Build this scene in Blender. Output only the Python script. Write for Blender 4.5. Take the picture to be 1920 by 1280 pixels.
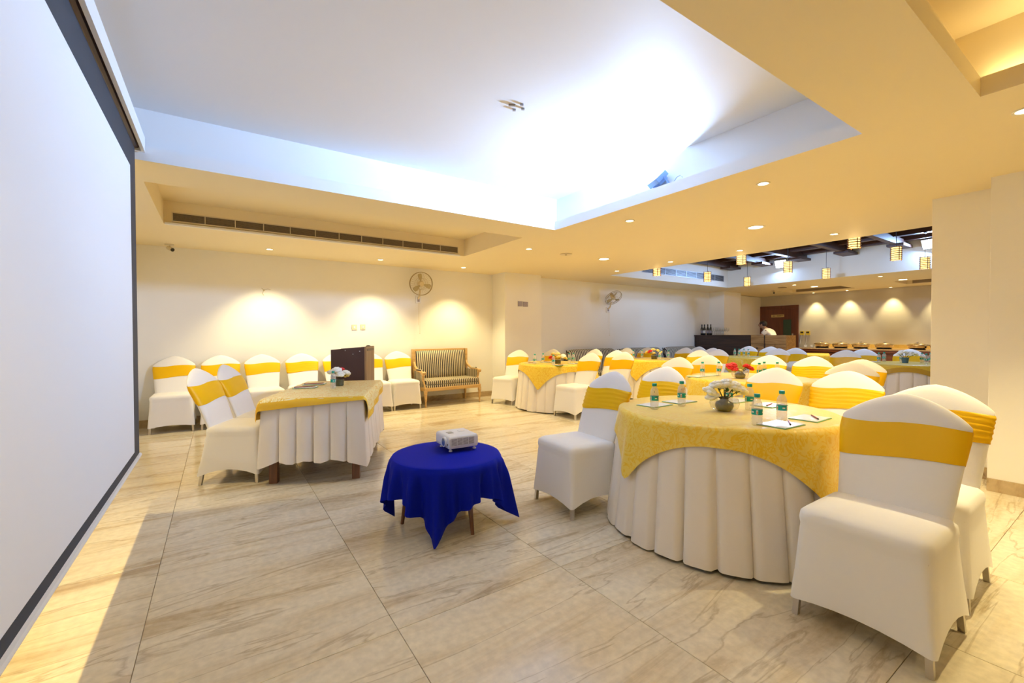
import bpy, bmesh, math, random
from math import sin, cos, pi, radians, sqrt, atan2
from mathutils import Vector, Matrix

for o in list(bpy.data.objects):
    bpy.data.objects.remove(o, do_unlink=True)
SC = bpy.context.scene
COL = SC.collection
random.seed(7)

# ------------------------------------------------------------------ camera
YAW, PITCH, ROLL, EYE = 0.591018765, -0.0152161226, -0.0025802168, 1.24
fw = Vector((sin(YAW)*cos(PITCH), cos(YAW)*cos(PITCH), sin(PITCH)))
r0 = Vector((cos(YAW), -sin(YAW), 0)); u0 = r0.cross(fw)
rt = r0*cos(ROLL) + u0*sin(ROLL); up = u0*cos(ROLL) - r0*sin(ROLL)
cd = bpy.data.cameras.new('camera'); cam = bpy.data.objects.new('camera', cd)
COL.objects.link(cam)
cd.sensor_fit = 'HORIZONTAL'; cd.sensor_width = 36.0; cd.lens = 36*820.78/1920
cd.clip_start = 0.05; cd.clip_end = 100
M = Matrix((rt, up, -fw)).transposed().to_4x4(); M.translation = Vector((0, 0, EYE))
cam.matrix_world = M
SC.camera = cam

# ------------------------------------------------------------------ world, exposure
W = bpy.data.worlds.new('world'); SC.world = W; W.use_nodes = True
W.node_tree.nodes['Background'].inputs[0].default_value = (0.9, 0.95, 1, 1)
W.node_tree.nodes['Background'].inputs[1].default_value = 0.02
vs = SC.view_settings
vs.view_transform = 'Standard'; vs.look = 'None'; vs.gamma = 1; vs.use_curve_mapping = False
vs.exposure = 0.06
SC.display_settings.display_device = 'sRGB'
try:
    SC.cycles.use_denoising = True
    SC.cycles.denoiser = 'OPENIMAGEDENOISE'
    SC.cycles.max_bounces = 10; SC.cycles.diffuse_bounces = 6; SC.cycles.glossy_bounces = 4
    SC.cycles.transparent_max_bounces = 16; SC.cycles.transmission_bounces = 6
    SC.cycles.caustics_reflective = False; SC.cycles.caustics_refractive = False
    SC.cycles.sample_clamp_indirect = 6
except Exception:
    pass
WARM = (1.0, 0.83, 0.44); AMBER = (1.0, 0.76, 0.29); COOL = (0.37, 0.59, 1.0)
P_SPOT, P_BIG, P_WASH, P_FLOOD, P_FLOOD_FAR = 79, 90, 86, 245, 46

# ------------------------------------------------------------------ levels of the room
ZC = 2.465           # soffit
XL, XB = -0.95, 14.88
YA, YB = 7.66, 7.49  # back wall, bench wall
YF = -3.0

# ------------------------------------------------------------------ materials
def new_mat(name):
    m = bpy.data.materials.new(name); m.use_nodes = True
    nt = m.node_tree; b = nt.nodes['Principled BSDF']
    return m, nt, b
def mat(name, col, rough=0.5, metal=0.0, noise=0.0, nscale=8.0, bump=0.0, bscale=60.0, spec=0.5, sheen=0.0, coat=0.0):
    m, nt, b = new_mat(name)
    b.inputs['Base Color'].default_value = (*col, 1)
    b.inputs['Roughness'].default_value = rough
    b.inputs['Metallic'].default_value = metal
    b.inputs['Specular IOR Level'].default_value = spec
    b.inputs['Sheen Weight'].default_value = sheen
    b.inputs['Coat Weight'].default_value = coat
    tc = nt.nodes.new('ShaderNodeTexCoord')
    if noise > 0:
        n = nt.nodes.new('ShaderNodeTexNoise'); n.inputs['Scale'].default_value = nscale; n.inputs['Detail'].default_value = 4
        nt.links.new(tc.outputs['Object'], n.inputs['Vector'])
        mx = nt.nodes.new('ShaderNodeMix'); mx.data_type = 'RGBA'
        mx.inputs[6].default_value = (*[c*(1-noise) for c in col], 1)
        mx.inputs[7].default_value = (*[min(1, c*(1+noise)) for c in col], 1)
        nt.links.new(n.outputs['Fac'], mx.inputs[0]); nt.links.new(mx.outputs[2], b.inputs['Base Color'])
    if bump > 0:
        n2 = nt.nodes.new('ShaderNodeTexNoise'); n2.inputs['Scale'].default_value = bscale; n2.inputs['Detail'].default_value = 3
        nt.links.new(tc.outputs['Object'], n2.inputs['Vector'])
        bp = nt.nodes.new('ShaderNodeBump'); bp.inputs['Strength'].default_value = bump; bp.inputs['Distance'].default_value = 0.01
        nt.links.new(n2.outputs['Fac'], bp.inputs['Height']); nt.links.new(bp.outputs['Normal'], b.inputs['Normal'])
    return m
def emit(name, col, strength):
    m = bpy.data.materials.new(name); m.use_nodes = True
    nt = m.node_tree; nt.nodes.clear()
    e = nt.nodes.new('ShaderNodeEmission'); o = nt.nodes.new('ShaderNodeOutputMaterial')
    e.inputs[0].default_value = (*col, 1); e.inputs[1].default_value = strength
    nt.links.new(e.outputs[0], o.inputs[0])
    return m
def wood(name, c1, c2, axis='X', scale=6, rough=0.4, coat=0.0):
    m, nt, b = new_mat(name)
    tc = nt.nodes.new('ShaderNodeTexCoord'); mp = nt.nodes.new('ShaderNodeMapping')
    s = [scale*4]*3; s['XYZ'.index(axis)] = scale*0.25
    mp.inputs['Scale'].default_value = s
    n = nt.nodes.new('ShaderNodeTexNoise'); n.inputs['Scale'].default_value = 1; n.inputs['Detail'].default_value = 6
    n.inputs['Distortion'].default_value = 1.2
    cr = nt.nodes.new('ShaderNodeValToRGB')
    cr.color_ramp.elements[0].position = 0.35; cr.color_ramp.elements[0].color = (*c1, 1)
    cr.color_ramp.elements[1].position = 0.7; cr.color_ramp.elements[1].color = (*c2, 1)
    nt.links.new(tc.outputs['Object'], mp.inputs[0]); nt.links.new(mp.outputs[0], n.inputs['Vector'])
    nt.links.new(n.outputs['Fac'], cr.inputs[0]); nt.links.new(cr.outputs[0], b.inputs['Base Color'])
    b.inputs['Roughness'].default_value = rough; b.inputs['Coat Weight'].default_value = coat
    return m
def marble(name, base, mid, dark, rough):
    m, nt, b = new_mat(name)
    L = nt.links.new; N = nt.nodes.new
    geo = N('ShaderNodeNewGeometry'); oi = N('ShaderNodeObjectInfo')
    off = N('ShaderNodeVectorMath'); off.operation = 'SCALE'; off.inputs[0].default_value = (3.1, 5.3, 0)
    L(oi.outputs['Random'], off.inputs['Scale'])
    add = N('ShaderNodeVectorMath'); add.operation = 'ADD'
    L(geo.outputs['Position'], add.inputs[0]); L(off.outputs[0], add.inputs[1])
    mp = N('ShaderNodeMapping'); mp.inputs['Rotation'].default_value = (0, 0, radians(-7)); mp.inputs['Scale'].default_value = (0.35, 2.6, 1)
    L(add.outputs[0], mp.inputs[0])
    n1 = N('ShaderNodeTexNoise'); n1.inputs['Scale'].default_value = 1.7; n1.inputs['Detail'].default_value = 8; n1.inputs['Roughness'].default_value = 0.62; n1.inputs['Distortion'].default_value = 0.9
    L(mp.outputs[0], n1.inputs['Vector'])
    cr = N('ShaderNodeValToRGB'); e = cr.color_ramp.elements
    e[0].position = 0.30; e[0].color = (*dark, 1)
    e[1].position = 0.66; e[1].color = (*base, 1)
    k = e.new(0.44); k.color = (*mid, 1); k = e.new(0.53); k.color = (*[a*0.75+c*0.25 for a, c in zip(base, mid)], 1)
    L(n1.outputs['Fac'], cr.inputs[0])
    # thin dark veins
    mp2 = N('ShaderNodeMapping'); mp2.inputs['Rotation'].default_value = (0, 0, radians(-9)); mp2.inputs['Scale'].default_value = (0.22, 1.5, 1)
    L(add.outputs[0], mp2.inputs[0])
    n2 = N('ShaderNodeTexNoise'); n2.inputs['Scale'].default_value = 2.2; n2.inputs['Detail'].default_value = 10; n2.inputs['Distortion'].default_value = 1.2
    L(mp2.outputs[0], n2.inputs['Vector'])
    s = N('ShaderNodeMath'); s.operation = 'SUBTRACT'; s.inputs[1].default_value = 0.5; L(n2.outputs['Fac'], s.inputs[0])
    ab = N('ShaderNodeMath'); ab.operation = 'ABSOLUTE'; L(s.outputs[0], ab.inputs[0])
    mr = N('ShaderNodeMapRange'); mr.inputs[1].default_value = 0.0; mr.inputs[2].default_value = 0.014; mr.inputs[3].default_value = 0.55; mr.inputs[4].default_value = 0.0
    L(ab.outputs[0], mr.inputs[0])
    mx = N('ShaderNodeMix'); mx.data_type = 'RGBA'; mx.inputs[7].default_value = (*[c*0.8 for c in dark], 1)
    L(mr.outputs[0], mx.inputs[0]); L(cr.outputs[0], mx.inputs[6])
    # fine fossil speckle
    n3 = N('ShaderNodeTexNoise'); n3.inputs['Scale'].default_value = 28; n3.inputs['Detail'].default_value = 5
    L(add.outputs[0], n3.inputs['Vector'])
    mr3 = N('ShaderNodeMapRange'); mr3.inputs[1].default_value = 0.35; mr3.inputs[2].default_value = 0.7; mr3.inputs[3].default_value = 0.9; mr3.inputs[4].default_value = 1.06
    L(n3.outputs['Fac'], mr3.inputs[0])
    mu = N('ShaderNodeMix'); mu.data_type = 'RGBA'; mu.blend_type = 'MULTIPLY'; mu.inputs[0].default_value = 1
    L(mx.outputs[2], mu.inputs[6]); L(mr3.outputs[0], mu.inputs[7])
    L(mu.outputs[2], b.inputs['Base Color'])
    b.inputs['Roughness'].default_value = rough; b.inputs['Specular IOR Level'].default_value = 0.45
    return m
def stripes(name, c1, c2, period, axis='X'):
    m, nt, b = new_mat(name); L = nt.links.new; N = nt.nodes.new
    tc = N('ShaderNodeTexCoord'); sp = N('ShaderNodeSeparateXYZ'); L(tc.outputs['Object'], sp.inputs[0])
    d = N('ShaderNodeMath'); d.operation = 'DIVIDE'; d.inputs[1].default_value = period; L(sp.outputs[axis], d.inputs[0])
    f = N('ShaderNodeMath'); f.operation = 'FRACT'; L(d.outputs[0], f.inputs[0])
    g = N('ShaderNodeMath'); g.operation = 'GREATER_THAN'; g.inputs[1].default_value = 0.5; L(f.outputs[0], g.inputs[0])
    mx = N('ShaderNodeMix'); mx.data_type = 'RGBA'; mx.inputs[6].default_value = (*c1, 1); mx.inputs[7].default_value = (*c2, 1)
    L(g.outputs[0], mx.inputs[0]); L(mx.outputs[2], b.inputs['Base Color'])
    b.inputs['Roughness'].default_value = 0.7
    return m
def jacquard(name, gold, pale, band, hem=0.93, sc=14, sheen=0.15):
    """woven gold cloth: floral figure from warped noise, plain band along the hem (UV holds the cloth plane)"""
    m, nt, b = new_mat(name); L = nt.links.new; N = nt.nodes.new
    uv = N('ShaderNodeUVMap'); uv.uv_map = 'cloth'
    mp = N('ShaderNodeMapping'); mp.inputs['Scale'].default_value = (sc, sc, 1); L(uv.outputs[0], mp.inputs[0])
    n = N('ShaderNodeTexNoise'); n.inputs['Scale'].default_value = 1.1; n.inputs['Detail'].default_value = 3; n.inputs['Distortion'].default_value = 3.5
    L(mp.outputs[0], n.inputs['Vector'])
    cr = N('ShaderNodeValToRGB'); e = cr.color_ramp.elements
    e[0].position = 0.40; e[0].color = (*pale, 1); e[1].position = 0.60; e[1].color = (*pale, 1)
    for ps, cc in ((0.455, gold), (0.50, gold), (0.525, pale)): k_ = e.new(ps); k_.color = (*cc, 1)
    L(n.outputs['Fac'], cr.inputs[0])
    sp = N('ShaderNodeSeparateXYZ'); L(uv.outputs[0], sp.inputs[0])
    a1 = N('ShaderNodeMath'); a1.operation = 'ABSOLUTE'; L(sp.outputs[0], a1.inputs[0])
    a2 = N('ShaderNodeMath'); a2.operation = 'ABSOLUTE'; L(sp.outputs[1], a2.inputs[0])
    mxm = N('ShaderNodeMath'); mxm.operation = 'MAXIMUM'; L(a1.outputs[0], mxm.inputs[0]); L(a2.outputs[0], mxm.inputs[1])
    g = N('ShaderNodeMath'); g.operation = 'GREATER_THAN'; g.inputs[1].default_value = hem; L(mxm.outputs[0], g.inputs[0])
    mx = N('ShaderNodeMix'); mx.data_type = 'RGBA'; mx.inputs[7].default_value = (*band, 1)
    L(g.outputs[0], mx.inputs[0]); L(cr.outputs[0], mx.inputs[6]); L(mx.outputs[2], b.inputs['Base Color'])
    rr = N('ShaderNodeMapRange'); rr.inputs[1].default_value = 0.46; rr.inputs[2].default_value = 0.54; rr.inputs[3].default_value = 0.38; rr.inputs[4].default_value = 0.6
    L(n.outputs['Fac'], rr.inputs[0]); L(rr.outputs[0], b.inputs['Roughness'])
    b.inputs['Specular IOR Level'].default_value = 0.5
    b.inputs['Sheen Weight'].default_value = sheen; b.inputs['Sheen Roughness'].default_value = 0.3
    return m
def clear(name, tint, gloss=0.12, body=0.12):
    m = bpy.data.materials.new(name); m.use_nodes = True; nt = m.node_tree; nt.nodes.clear()
    L = nt.links.new; N = nt.nodes.new
    o = N('ShaderNodeOutputMaterial'); t = N('ShaderNodeBsdfTransparent'); t.inputs[0].default_value = (*tint, 1)
    g = N('ShaderNodeBsdfGlossy'); g.inputs['Roughness'].default_value = 0.05
    d = N('ShaderNodeBsdfDiffuse'); d.inputs[0].default_value = (0.9, 0.9, 0.88, 1)
    lw = N('ShaderNodeLayerWeight'); lw.inputs[0].default_value = 0.35
    mr = N('ShaderNodeMapRange'); mr.inputs[3].default_value = gloss*0.4; mr.inputs[4].default_value = gloss*3
    L(lw.outputs['Facing'], mr.inputs[0])
    m1 = N('ShaderNodeMixShader'); m1.inputs[0].default_value = body; L(t.outputs[0], m1.inputs[1]); L(d.outputs[0], m1.inputs[2])
    m2 = N('ShaderNodeMixShader'); L(mr.outputs[0], m2.inputs[0]); L(m1.outputs[0], m2.inputs[1]); L(g.outputs[0], m2.inputs[2])
    L(m2.outputs[0], o.inputs[0])
    return m
MT = {}
MT['wall'] = mat('cream_wall_paint', (0.88, 0.86, 0.80), 0.62, noise=0.025, nscale=1.3, bump=0.05, bscale=90)
MT['soffit'] = mat('cream_soffit_paint', (0.86, 0.74, 0.48), 0.6, noise=0.02, nscale=1.1)
MT['tray'] = mat('white_ceiling_paint', (0.82, 0.82, 0.82), 0.6, noise=0.015, nscale=1.0)
MT['recess'] = mat('pale_recess_paint', (0.74, 0.76, 0.74), 0.6, noise=0.02, nscale=1.0)
MT['grey_plaster'] = mat('grey_polished_plaster', (0.56, 0.52, 0.43), 0.55, noise=0.09, nscale=1.6)
MT['marble'] = marble('beige_marble', (0.76, 0.68, 0.52), (0.69, 0.585, 0.41), (0.47, 0.345, 0.20), 0.15)
MT['skirting'] = marble('brown_marble_skirting', (0.55, 0.42, 0.24), (0.45, 0.32, 0.17), (0.28, 0.18, 0.09), 0.3)
MT['grout'] = mat('brown_joint', (0.40, 0.31, 0.21), 0.9)
MT['white_cloth'] = mat('white_stretch_cloth', (0.84, 0.82, 0.80), 0.85, bump=0.03, bscale=120, sheen=0.15)
MT['cream_cloth'] = mat('cream_skirt_cloth', (0.82, 0.76, 0.69), 0.85, noise=0.03, nscale=4, bump=0.04, bscale=140)
MT['satin'] = mat('gold_satin', (0.82, 0.46, 0.0), 0.40, noise=0.06, nscale=5, spec=0.25)
MT['gold_cloth'] = jacquard('gold_jacquard', (0.74, 0.42, 0.0), (0.84, 0.60, 0.06), (0.72, 0.41, 0.01), 2, 9)
MT['pale_gold_cloth'] = jacquard('pale_gold_jacquard', (0.80, 0.49, 0.005), (0.84, 0.60, 0.09), (0.74, 0.44, 0.03), 2, 6, 0.7)
MT['banded_gold_cloth'] = jacquard('banded_gold_jacquard', (0.74, 0.43, 0.0), (0.86, 0.76, 0.42), (0.78, 0.45, 0.01), 0.915, 7)
MT['olive_gold_cloth'] = jacquard('olive_gold_jacquard', (0.66, 0.43, 0.01), (0.70, 0.50, 0.04), (0.48, 0.28, 0.01), 0.90)
MT['blue_cloth'] = mat('royal_blue_cloth', (0.0, 0.006, 0.27), 0.75, bump=0.05, bscale=200, spec=0.12)
MT['chrome'] = mat('brushed_steel', (0.62, 0.58, 0.52), 0.3, 1.0)
MT['dark_wood'] = wood('dark_table_wood', (0.10, 0.035, 0.015), (0.20, 0.075, 0.03), 'Z')
MT['bar_wood'] = wood('wenge_bar_front', (0.025, 0.012, 0.008), (0.07, 0.035, 0.022), 'Y', 5)
MT['crate_wood'] = wood('reclaimed_drawer_wood', (0.26, 0.13, 0.04), (0.50, 0.29, 0.10), 'Y', 6, 0.5)
MT['door_wood'] = wood('mahogany_door', (0.10, 0.028, 0.010), (0.17, 0.05, 0.018), 'Z', 4, 0.35)
MT['buffet_wood'] = wood('mahogany_buffet', (0.13, 0.035, 0.012), (0.22, 0.065, 0.022), 'Y', 5, 0.35)
MT['granite'] = mat('brown_granite', (0.50, 0.34, 0.19), 0.2, noise=0.4, nscale=60)
MT['gold_tile'] = mat('gold_mosaic', (0.72, 0.50, 0.12), 0.3, noise=0.25, nscale=20)
MT['beam'] = wood('dark_ceiling_beam', (0.045, 0.018, 0.012), (0.085, 0.036, 0.022), 'Y', 4, 0.45)
MT['lectern_dark'] = mat('dark_brown_laminate', (0.060, 0.026, 0.022), 0.4, noise=0.1, nscale=3)
MT['lectern_light'] = wood('worn_brown_veneer', (0.20, 0.11, 0.05), (0.34, 0.20, 0.09), 'Z', 5, 0.45)
MT['sofa_wood'] = wood('honey_painted_wood', (0.52, 0.31, 0.10), (0.66, 0.43, 0.18), 'X', 5, 0.45)
MT['stripe'] = stripes('black_cream_stripe', (0.030, 0.024, 0.026), (0.66, 0.56, 0.36), 0.0385)
MT['stripe_side'] = stripes('black_cream_stripe_side', (0.030, 0.024, 0.026), (0.66, 0.56, 0.36), 0.0385, 'Y')
MT['stripe2'] = stripes('grey_cream_stripe', (0.03, 0.026, 0.026), (0.58, 0.53, 0.42), 0.05)
MT['black'] = mat('black_plastic', (0.012, 0.012, 0.012), 0.45)
MT['piping'] = mat('dark_piping', (0.02, 0.018, 0.018), 0.6)
MT['screen'] = mat('matte_white_screen', (0.84, 0.85, 0.87), 0.8)
MT['screen_black'] = mat('black_masking', (0.035, 0.038, 0.048), 0.75)
MT['white_metal'] = mat('white_enamel', (0.80, 0.80, 0.80), 0.4)
MT['plastic_white'] = mat('white_plastic', (0.82, 0.82, 0.82), 0.4)
MT['plastic_cream'] = mat('cream_plastic', (0.72, 0.62, 0.42), 0.45)
MT['vent'] = mat('bronze_grille', (0.33, 0.25, 0.16), 0.5, 0.2)
MT['vent_dark'] = mat('dark_duct', (0.02, 0.016, 0.012), 0.9)
MT['trim_ring'] = mat('white_trim_ring', (0.85, 0.80, 0.68), 0.4)
MT['lamp'] = emit('warm_lamp_face', (1, 0.80, 0.45), 14)
MT['lamp_big'] = emit('warm_panel_face', (1, 0.86, 0.58), 14)
MT['lantern'] = emit('lantern_glow', (1, 0.66, 0.20), 2.6)
MT['cool_lamp'] = emit('cool_led_face', (0.80, 0.92, 1), 9)
MT['cove'] = emit('cove_strip', (1, 0.72, 0.36), 3)
MT['bamboo'] = mat('brown_bamboo', (0.20, 0.085, 0.025), 0.55)
MT['teal'] = mat('teal_plastic', (0.0, 0.33, 0.26), 0.4)
MT['teal_label'] = mat('teal_label', (0.0, 0.34, 0.30), 0.45)
MT['label_white'] = mat('white_print', (0.8, 0.82, 0.8), 0.5)
MT['label_skin'] = mat('orange_print', (0.6, 0.25, 0.12), 0.5)
MT['pet'] = clear('clear_bottle', (0.98, 0.98, 0.98), 0.13, 0.28)
MT['glass'] = clear('clear_glass', (0.94, 0.94, 0.92), 0.16, 0.08)
MT['vase'] = mat('olive_glazed_vase', (0.060, 0.058, 0.030), 0.15, noise=0.2, nscale=12, coat=0.5)
MT['pot_blue'] = mat('blue_grey_pot', (0.08, 0.17, 0.27), 0.4)
MT['petal_white'] = mat('white_petal', (0.90, 0.90, 0.84), 0.6)
MT['petal_yellow'] = mat('yellow_petal', (0.82, 0.66, 0.22), 0.6)
MT['petal_red'] = mat('red_petal', (0.62, 0.012, 0.012), 0.6)
MT['leaf'] = mat('green_leaf', (0.06, 0.16, 0.03), 0.5)
MT['stem'] = mat('dark_stem', (0.07, 0.06, 0.015), 0.6)
MT['paper'] = mat('white_paper', (0.85, 0.87, 0.90), 0.25, coat=0.4)
MT['green_edge'] = mat('green_card_edge', (0.10, 0.34, 0.12), 0.5)
MT['pencil_red'] = mat('red_brown_pencil', (0.33, 0.07, 0.03), 0.4)
MT['pencil_tip'] = mat('dark_pencil_tip', (0.03, 0.03, 0.04), 0.5)
MT['brass'] = mat('brassy_steel', (0.80, 0.66, 0.42), 0.22, 1.0)
MT['skin'] = mat('skin', (0.42, 0.24, 0.15), 0.5)
MT['hair'] = mat('dark_hair', (0.02, 0.012, 0.01), 0.6)
MT['shirt'] = mat('white_shirt', (0.78, 0.74, 0.70), 0.7)
MT['trouser'] = mat('dark_trousers', (0.03, 0.03, 0.035), 0.7)
MT['lens'] = mat('lens_glass', (0.10, 0.16, 0.24), 0.08, coat=1.0)
MT['grille_dark'] = mat('dark_grille', (0.10, 0.08, 0.065), 0.6)
MT['steel_grey'] = mat('grey_steel', (0.36, 0.38, 0.42), 0.4, 0.6)
MT['fan'] = mat('beige_fan_plastic', (0.50, 0.42, 0.24), 0.4)
MT['fan_cage'] = mat('bronze_wire', (0.40, 0.32, 0.18), 0.4, 0.2)
MT['door_glass'] = mat('dark_green_glass', (0.03, 0.07, 0.045), 0.08, coat=0.5)
MT['brass_plate'] = mat('brass_plate', (0.62, 0.45, 0.16), 0.3, 0.6)
MT['yellow_box'] = mat('yellow_controller', (0.75, 0.55, 0.05), 0.5)
MT['beige_card'] = mat('printed_label_grey', (0.34, 0.30, 0.34), 0.5, noise=0.5, nscale=90)
MT['wine'] = mat('dark_wine_bottle', (0.012, 0.014, 0.010), 0.12, coat=0.6)
MT['flood_body'] = mat('flare_tinted_flood_body', (0.22, 0.36, 0.62), 0.45)  # blue tint of the lens flare is put into the body colour

# ------------------------------------------------------------------ mesh helpers
class MB:
    def __init__(s):
        s.v = []; s.f = []; s.m = []; s.uv = None
    def add(s, vs, fs, mi=0):
        o = len(s.v); s.v += [tuple(v) for v in vs]; s.f += [tuple(i+o for i in f) for f in fs]; s.m += [mi]*len(fs)
        return s
    def box(s, x0, x1, y0, y1, z0, z1, mi=0, rot=None, at=None):
        vs = [(x, y, z) for z in (z0, z1) for y in (y0, y1) for x in (x0, x1)]
        if rot or at:
            R = rot or Matrix.Identity(3); A = Vector(at or (0, 0, 0))
            vs = [tuple(R @ Vector(v) + A) for v in vs]
        return s.add(vs, [(0, 2, 3, 1), (4, 5, 7, 6), (0, 1, 5, 4), (2, 6, 7, 3), (0, 4, 6, 2), (1, 3, 7, 5)], mi)
    def tube(s, p0, p1, r0, r1=None, n=10, mi=0, caps=True):
        r1 = r0 if r1 is None else r1
        p0 = Vector(p0); p1 = Vector(p1); d = (p1-p0).normalized()
        a = Vector((0, 0, 1)) if abs(d.z) < 0.9 else Vector((1, 0, 0))
        x = d.cross(a).normalized(); y = d.cross(x)
        vs = [p0+(x*cos(2*pi*i/n)+y*sin(2*pi*i/n))*r0 for i in range(n)] + [p1+(x*cos(2*pi*i/n)+y*sin(2*pi*i/n))*r1 for i in range(n)]
        fs = [(i, (i+1) % n, n+(i+1) % n, n+i) for i in range(n)]
        if caps: fs += [tuple(range(n-1, -1, -1)), tuple(range(n, 2*n))]
        return s.add(vs, fs, mi)
    def path(s, pts, r, n=6, mi=0):
        for a, b in zip(pts[:-1], pts[1:]): s.tube(a, b, r, n=n, mi=mi)
        return s
    def lathe(s, prof, n=20, mi=0, c=(0, 0, 0), top=True, bot=True):
        vs = []; k = len(prof)
        for r, z in prof:
            vs += [(c[0]+r*cos(2*pi*i/n), c[1]+r*sin(2*pi*i/n), c[2]+z) for i in range(n)]
        fs = [(j*n+i, j*n+(i+1) % n, (j+1)*n+(i+1) % n, (j+1)*n+i) for j in range(k-1) for i in range(n)]
        if bot: fs.append(tuple(range(n-1, -1, -1)))
        if top: fs.append(tuple((k-1)*n+i for i in range(n)))
        return s.add(vs, fs, mi)
    def loft(s, rings, mi=0, closed=True, capa=False, capb=False):
        n = len(rings[0]); vs = [p for r in rings for p in r]
        fs = []
        for j in range(len(rings)-1):
            for i in range(n if closed else n-1):
                fs.append((j*n+i, j*n+(i+1) % n, (j+1)*n+(i+1) % n, (j+1)*n+i))
        if capa: fs.append(tuple(range(n-1, -1, -1)))
        if capb: fs.append(tuple((len(rings)-1)*n+i for i in range(n)))
        return s.add(vs, fs, mi)
    def ball(s, c, rx, ry=None, rz=None, n=10, mi=0):
        ry = ry or rx; rz = rz or rx
        k = max(4, n//2+1); vs = [(c[0], c[1], c[2]-rz)]
        for j in range(1, k):
            a = -pi/2+pi*j/k
            vs += [(c[0]+rx*cos(a)*cos(2*pi*i/n), c[1]+ry*cos(a)*sin(2*pi*i/n), c[2]+rz*sin(a)) for i in range(n)]
        vs.append((c[0], c[1], c[2]+rz)); e = len(vs)-1
        fs = [(0, 1+(i+1) % n, 1+i) for i in range(n)]
        for j in range(k-2):
            fs += [(1+j*n+i, 1+j*n+(i+1) % n, 1+(j+1)*n+(i+1) % n, 1+(j+1)*n+i) for i in range(n)]
        fs += [(1+(k-2)*n+i, 1+(k-2)*n+(i+1) % n, e) for i in range(n)]
        return s.add(vs, fs, mi)
    def mesh(s, name, mats, smooth=False, sharp=40):
        me = bpy.data.meshes.new(name); me.from_pydata(s.v, [], s.f); me.update()
        for m in (mats if isinstance(mats, (list, tuple)) else [mats]): me.materials.append(m)
        if any(s.m): me.polygons.foreach_set('material_index', s.m)
        bm = bmesh.new(); bm.from_mesh(me)
        if s.uv:
            l = bm.loops.layers.uv.new('cloth')
            bm.verts.ensure_lookup_table()
            for f in bm.faces:
                for lp in f.loops: lp[l].uv = s.uv[lp.vert.index]
        bmesh.ops.recalc_face_normals(bm, faces=bm.faces); bm.to_mesh(me); bm.free()
        if smooth:
            me.polygons.foreach_set('use_smooth', [True]*len(me.polygons))
            if sharp < 180: me.set_sharp_from_angle(angle=radians(sharp))
        return me
    def build(s, name, mats, parent=None, smooth=False, sharp=40, loc=None, rotz=0, bevel=0):
        o = bpy.data.objects.new(name, s.mesh(name, mats, smooth, sharp)); COL.objects.link(o)
        if parent: o.parent = parent
        if loc: o.location = loc
        if rotz: o.rotation_euler = (0, 0, rotz)
        if bevel:
            b = o.modifiers.new('bevel', 'BEVEL'); b.width = bevel; b.segments = 2; b.limit_method = 'ANGLE'
        return o
def tag(o, label, cat, group=None):
    o['label'] = label; o['category'] = cat
    if group: o['group'] = group
    return o
def thing(name, label, cat, loc=(0, 0, 0), rotz=0, group=None):
    o = bpy.data.objects.new(name, None); COL.objects.link(o); o.empty_display_size = 0.1
    o.location = loc; o.rotation_euler = (0, 0, rotz)
    return tag(o, label, cat, group)
def dup(root, loc, rotz, label, group=None):
    r = root.copy(); COL.objects.link(r); r.location = loc; r.rotation_euler = (0, 0, rotz); r['label'] = label
    if group: r['group'] = group
    for ch in root.children:
        c = ch.copy(); COL.objects.link(c); c.parent = r
        for g in ch.children:
            d = g.copy(); COL.objects.link(d); d.parent = c
    return r
def struct(mb, name, mats, parent=None, **k):
    o = mb.build(name, mats, parent, **k)
    if not parent: o['kind'] = 'structure'
    return o
def light(kind, name, loc, power, col, parent=None, size=0.05, rot=(0, 0, 0), spot=radians(100), blend=0.6, spread=pi):
    d = bpy.data.lights.new(name, kind); d.energy = power; d.color = col
    if kind == 'SPOT': d.spot_size = spot; d.spot_blend = blend; d.shadow_soft_size = size
    elif kind == 'POINT': d.shadow_soft_size = size
    else: d.size = size; d.spread = spread
    o = bpy.data.objects.new(name, d); COL.objects.link(o); o.location = loc; o.rotation_euler = rot
    if parent: o.parent = parent
    return o
def aim(v):
    return Vector(v).to_track_quat('-Z', 'Y').to_euler()

# ================================================================== SETTING
# ---- floor: marble slabs over a dark bed
XJ, DX, YJ, DY = -0.275, 0.892, 1.787, 1.25
fl = struct(MB().box(XL-0.1, XB+0.1, YF-0.1, YA+0.1, -0.12, -0.006), 'floor', MT['grout'])
def slab(w, d):
    b = 0.0025; g = 0.0012
    vs = [(-w/2+g, -d/2+g, -0.02), (w/2-g, -d/2+g, -0.02), (w/2-g, d/2-g, -0.02), (-w/2+g, d/2-g, -0.02),
          (-w/2+g, -d/2+g, -b*.4), (w/2-g, -d/2+g, -b*.4), (w/2-g, d/2-g, -b*.4), (-w/2+g, d/2-g, -b*.4),
          (-w/2+b, -d/2+b, 0), (w/2-b, -d/2+b, 0), (w/2-b, d/2-b, 0), (-w/2+b, d/2-b, 0)]
    fs = [(i, (i+1) % 4, 4+(i+1) % 4, 4+i) for i in range(4)] + [(4+i, 4+(i+1) % 4, 8+(i+1) % 4, 8+i) for i in range(4)] + [(8, 9, 10, 11)]
    return MB().add(vs, fs).mesh('tile', MT['marble'])
tile_me = slab(DX, DY)
x = XJ - DX
while x < XB:
    y = YJ - 4*DY
    while y < YA:
        t = bpy.data.objects.new('tile', tile_me); COL.objects.link(t); t.parent = fl
        t.location = (x+DX/2, y+DY/2, 0)
        y += DY
    x += DX

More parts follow.
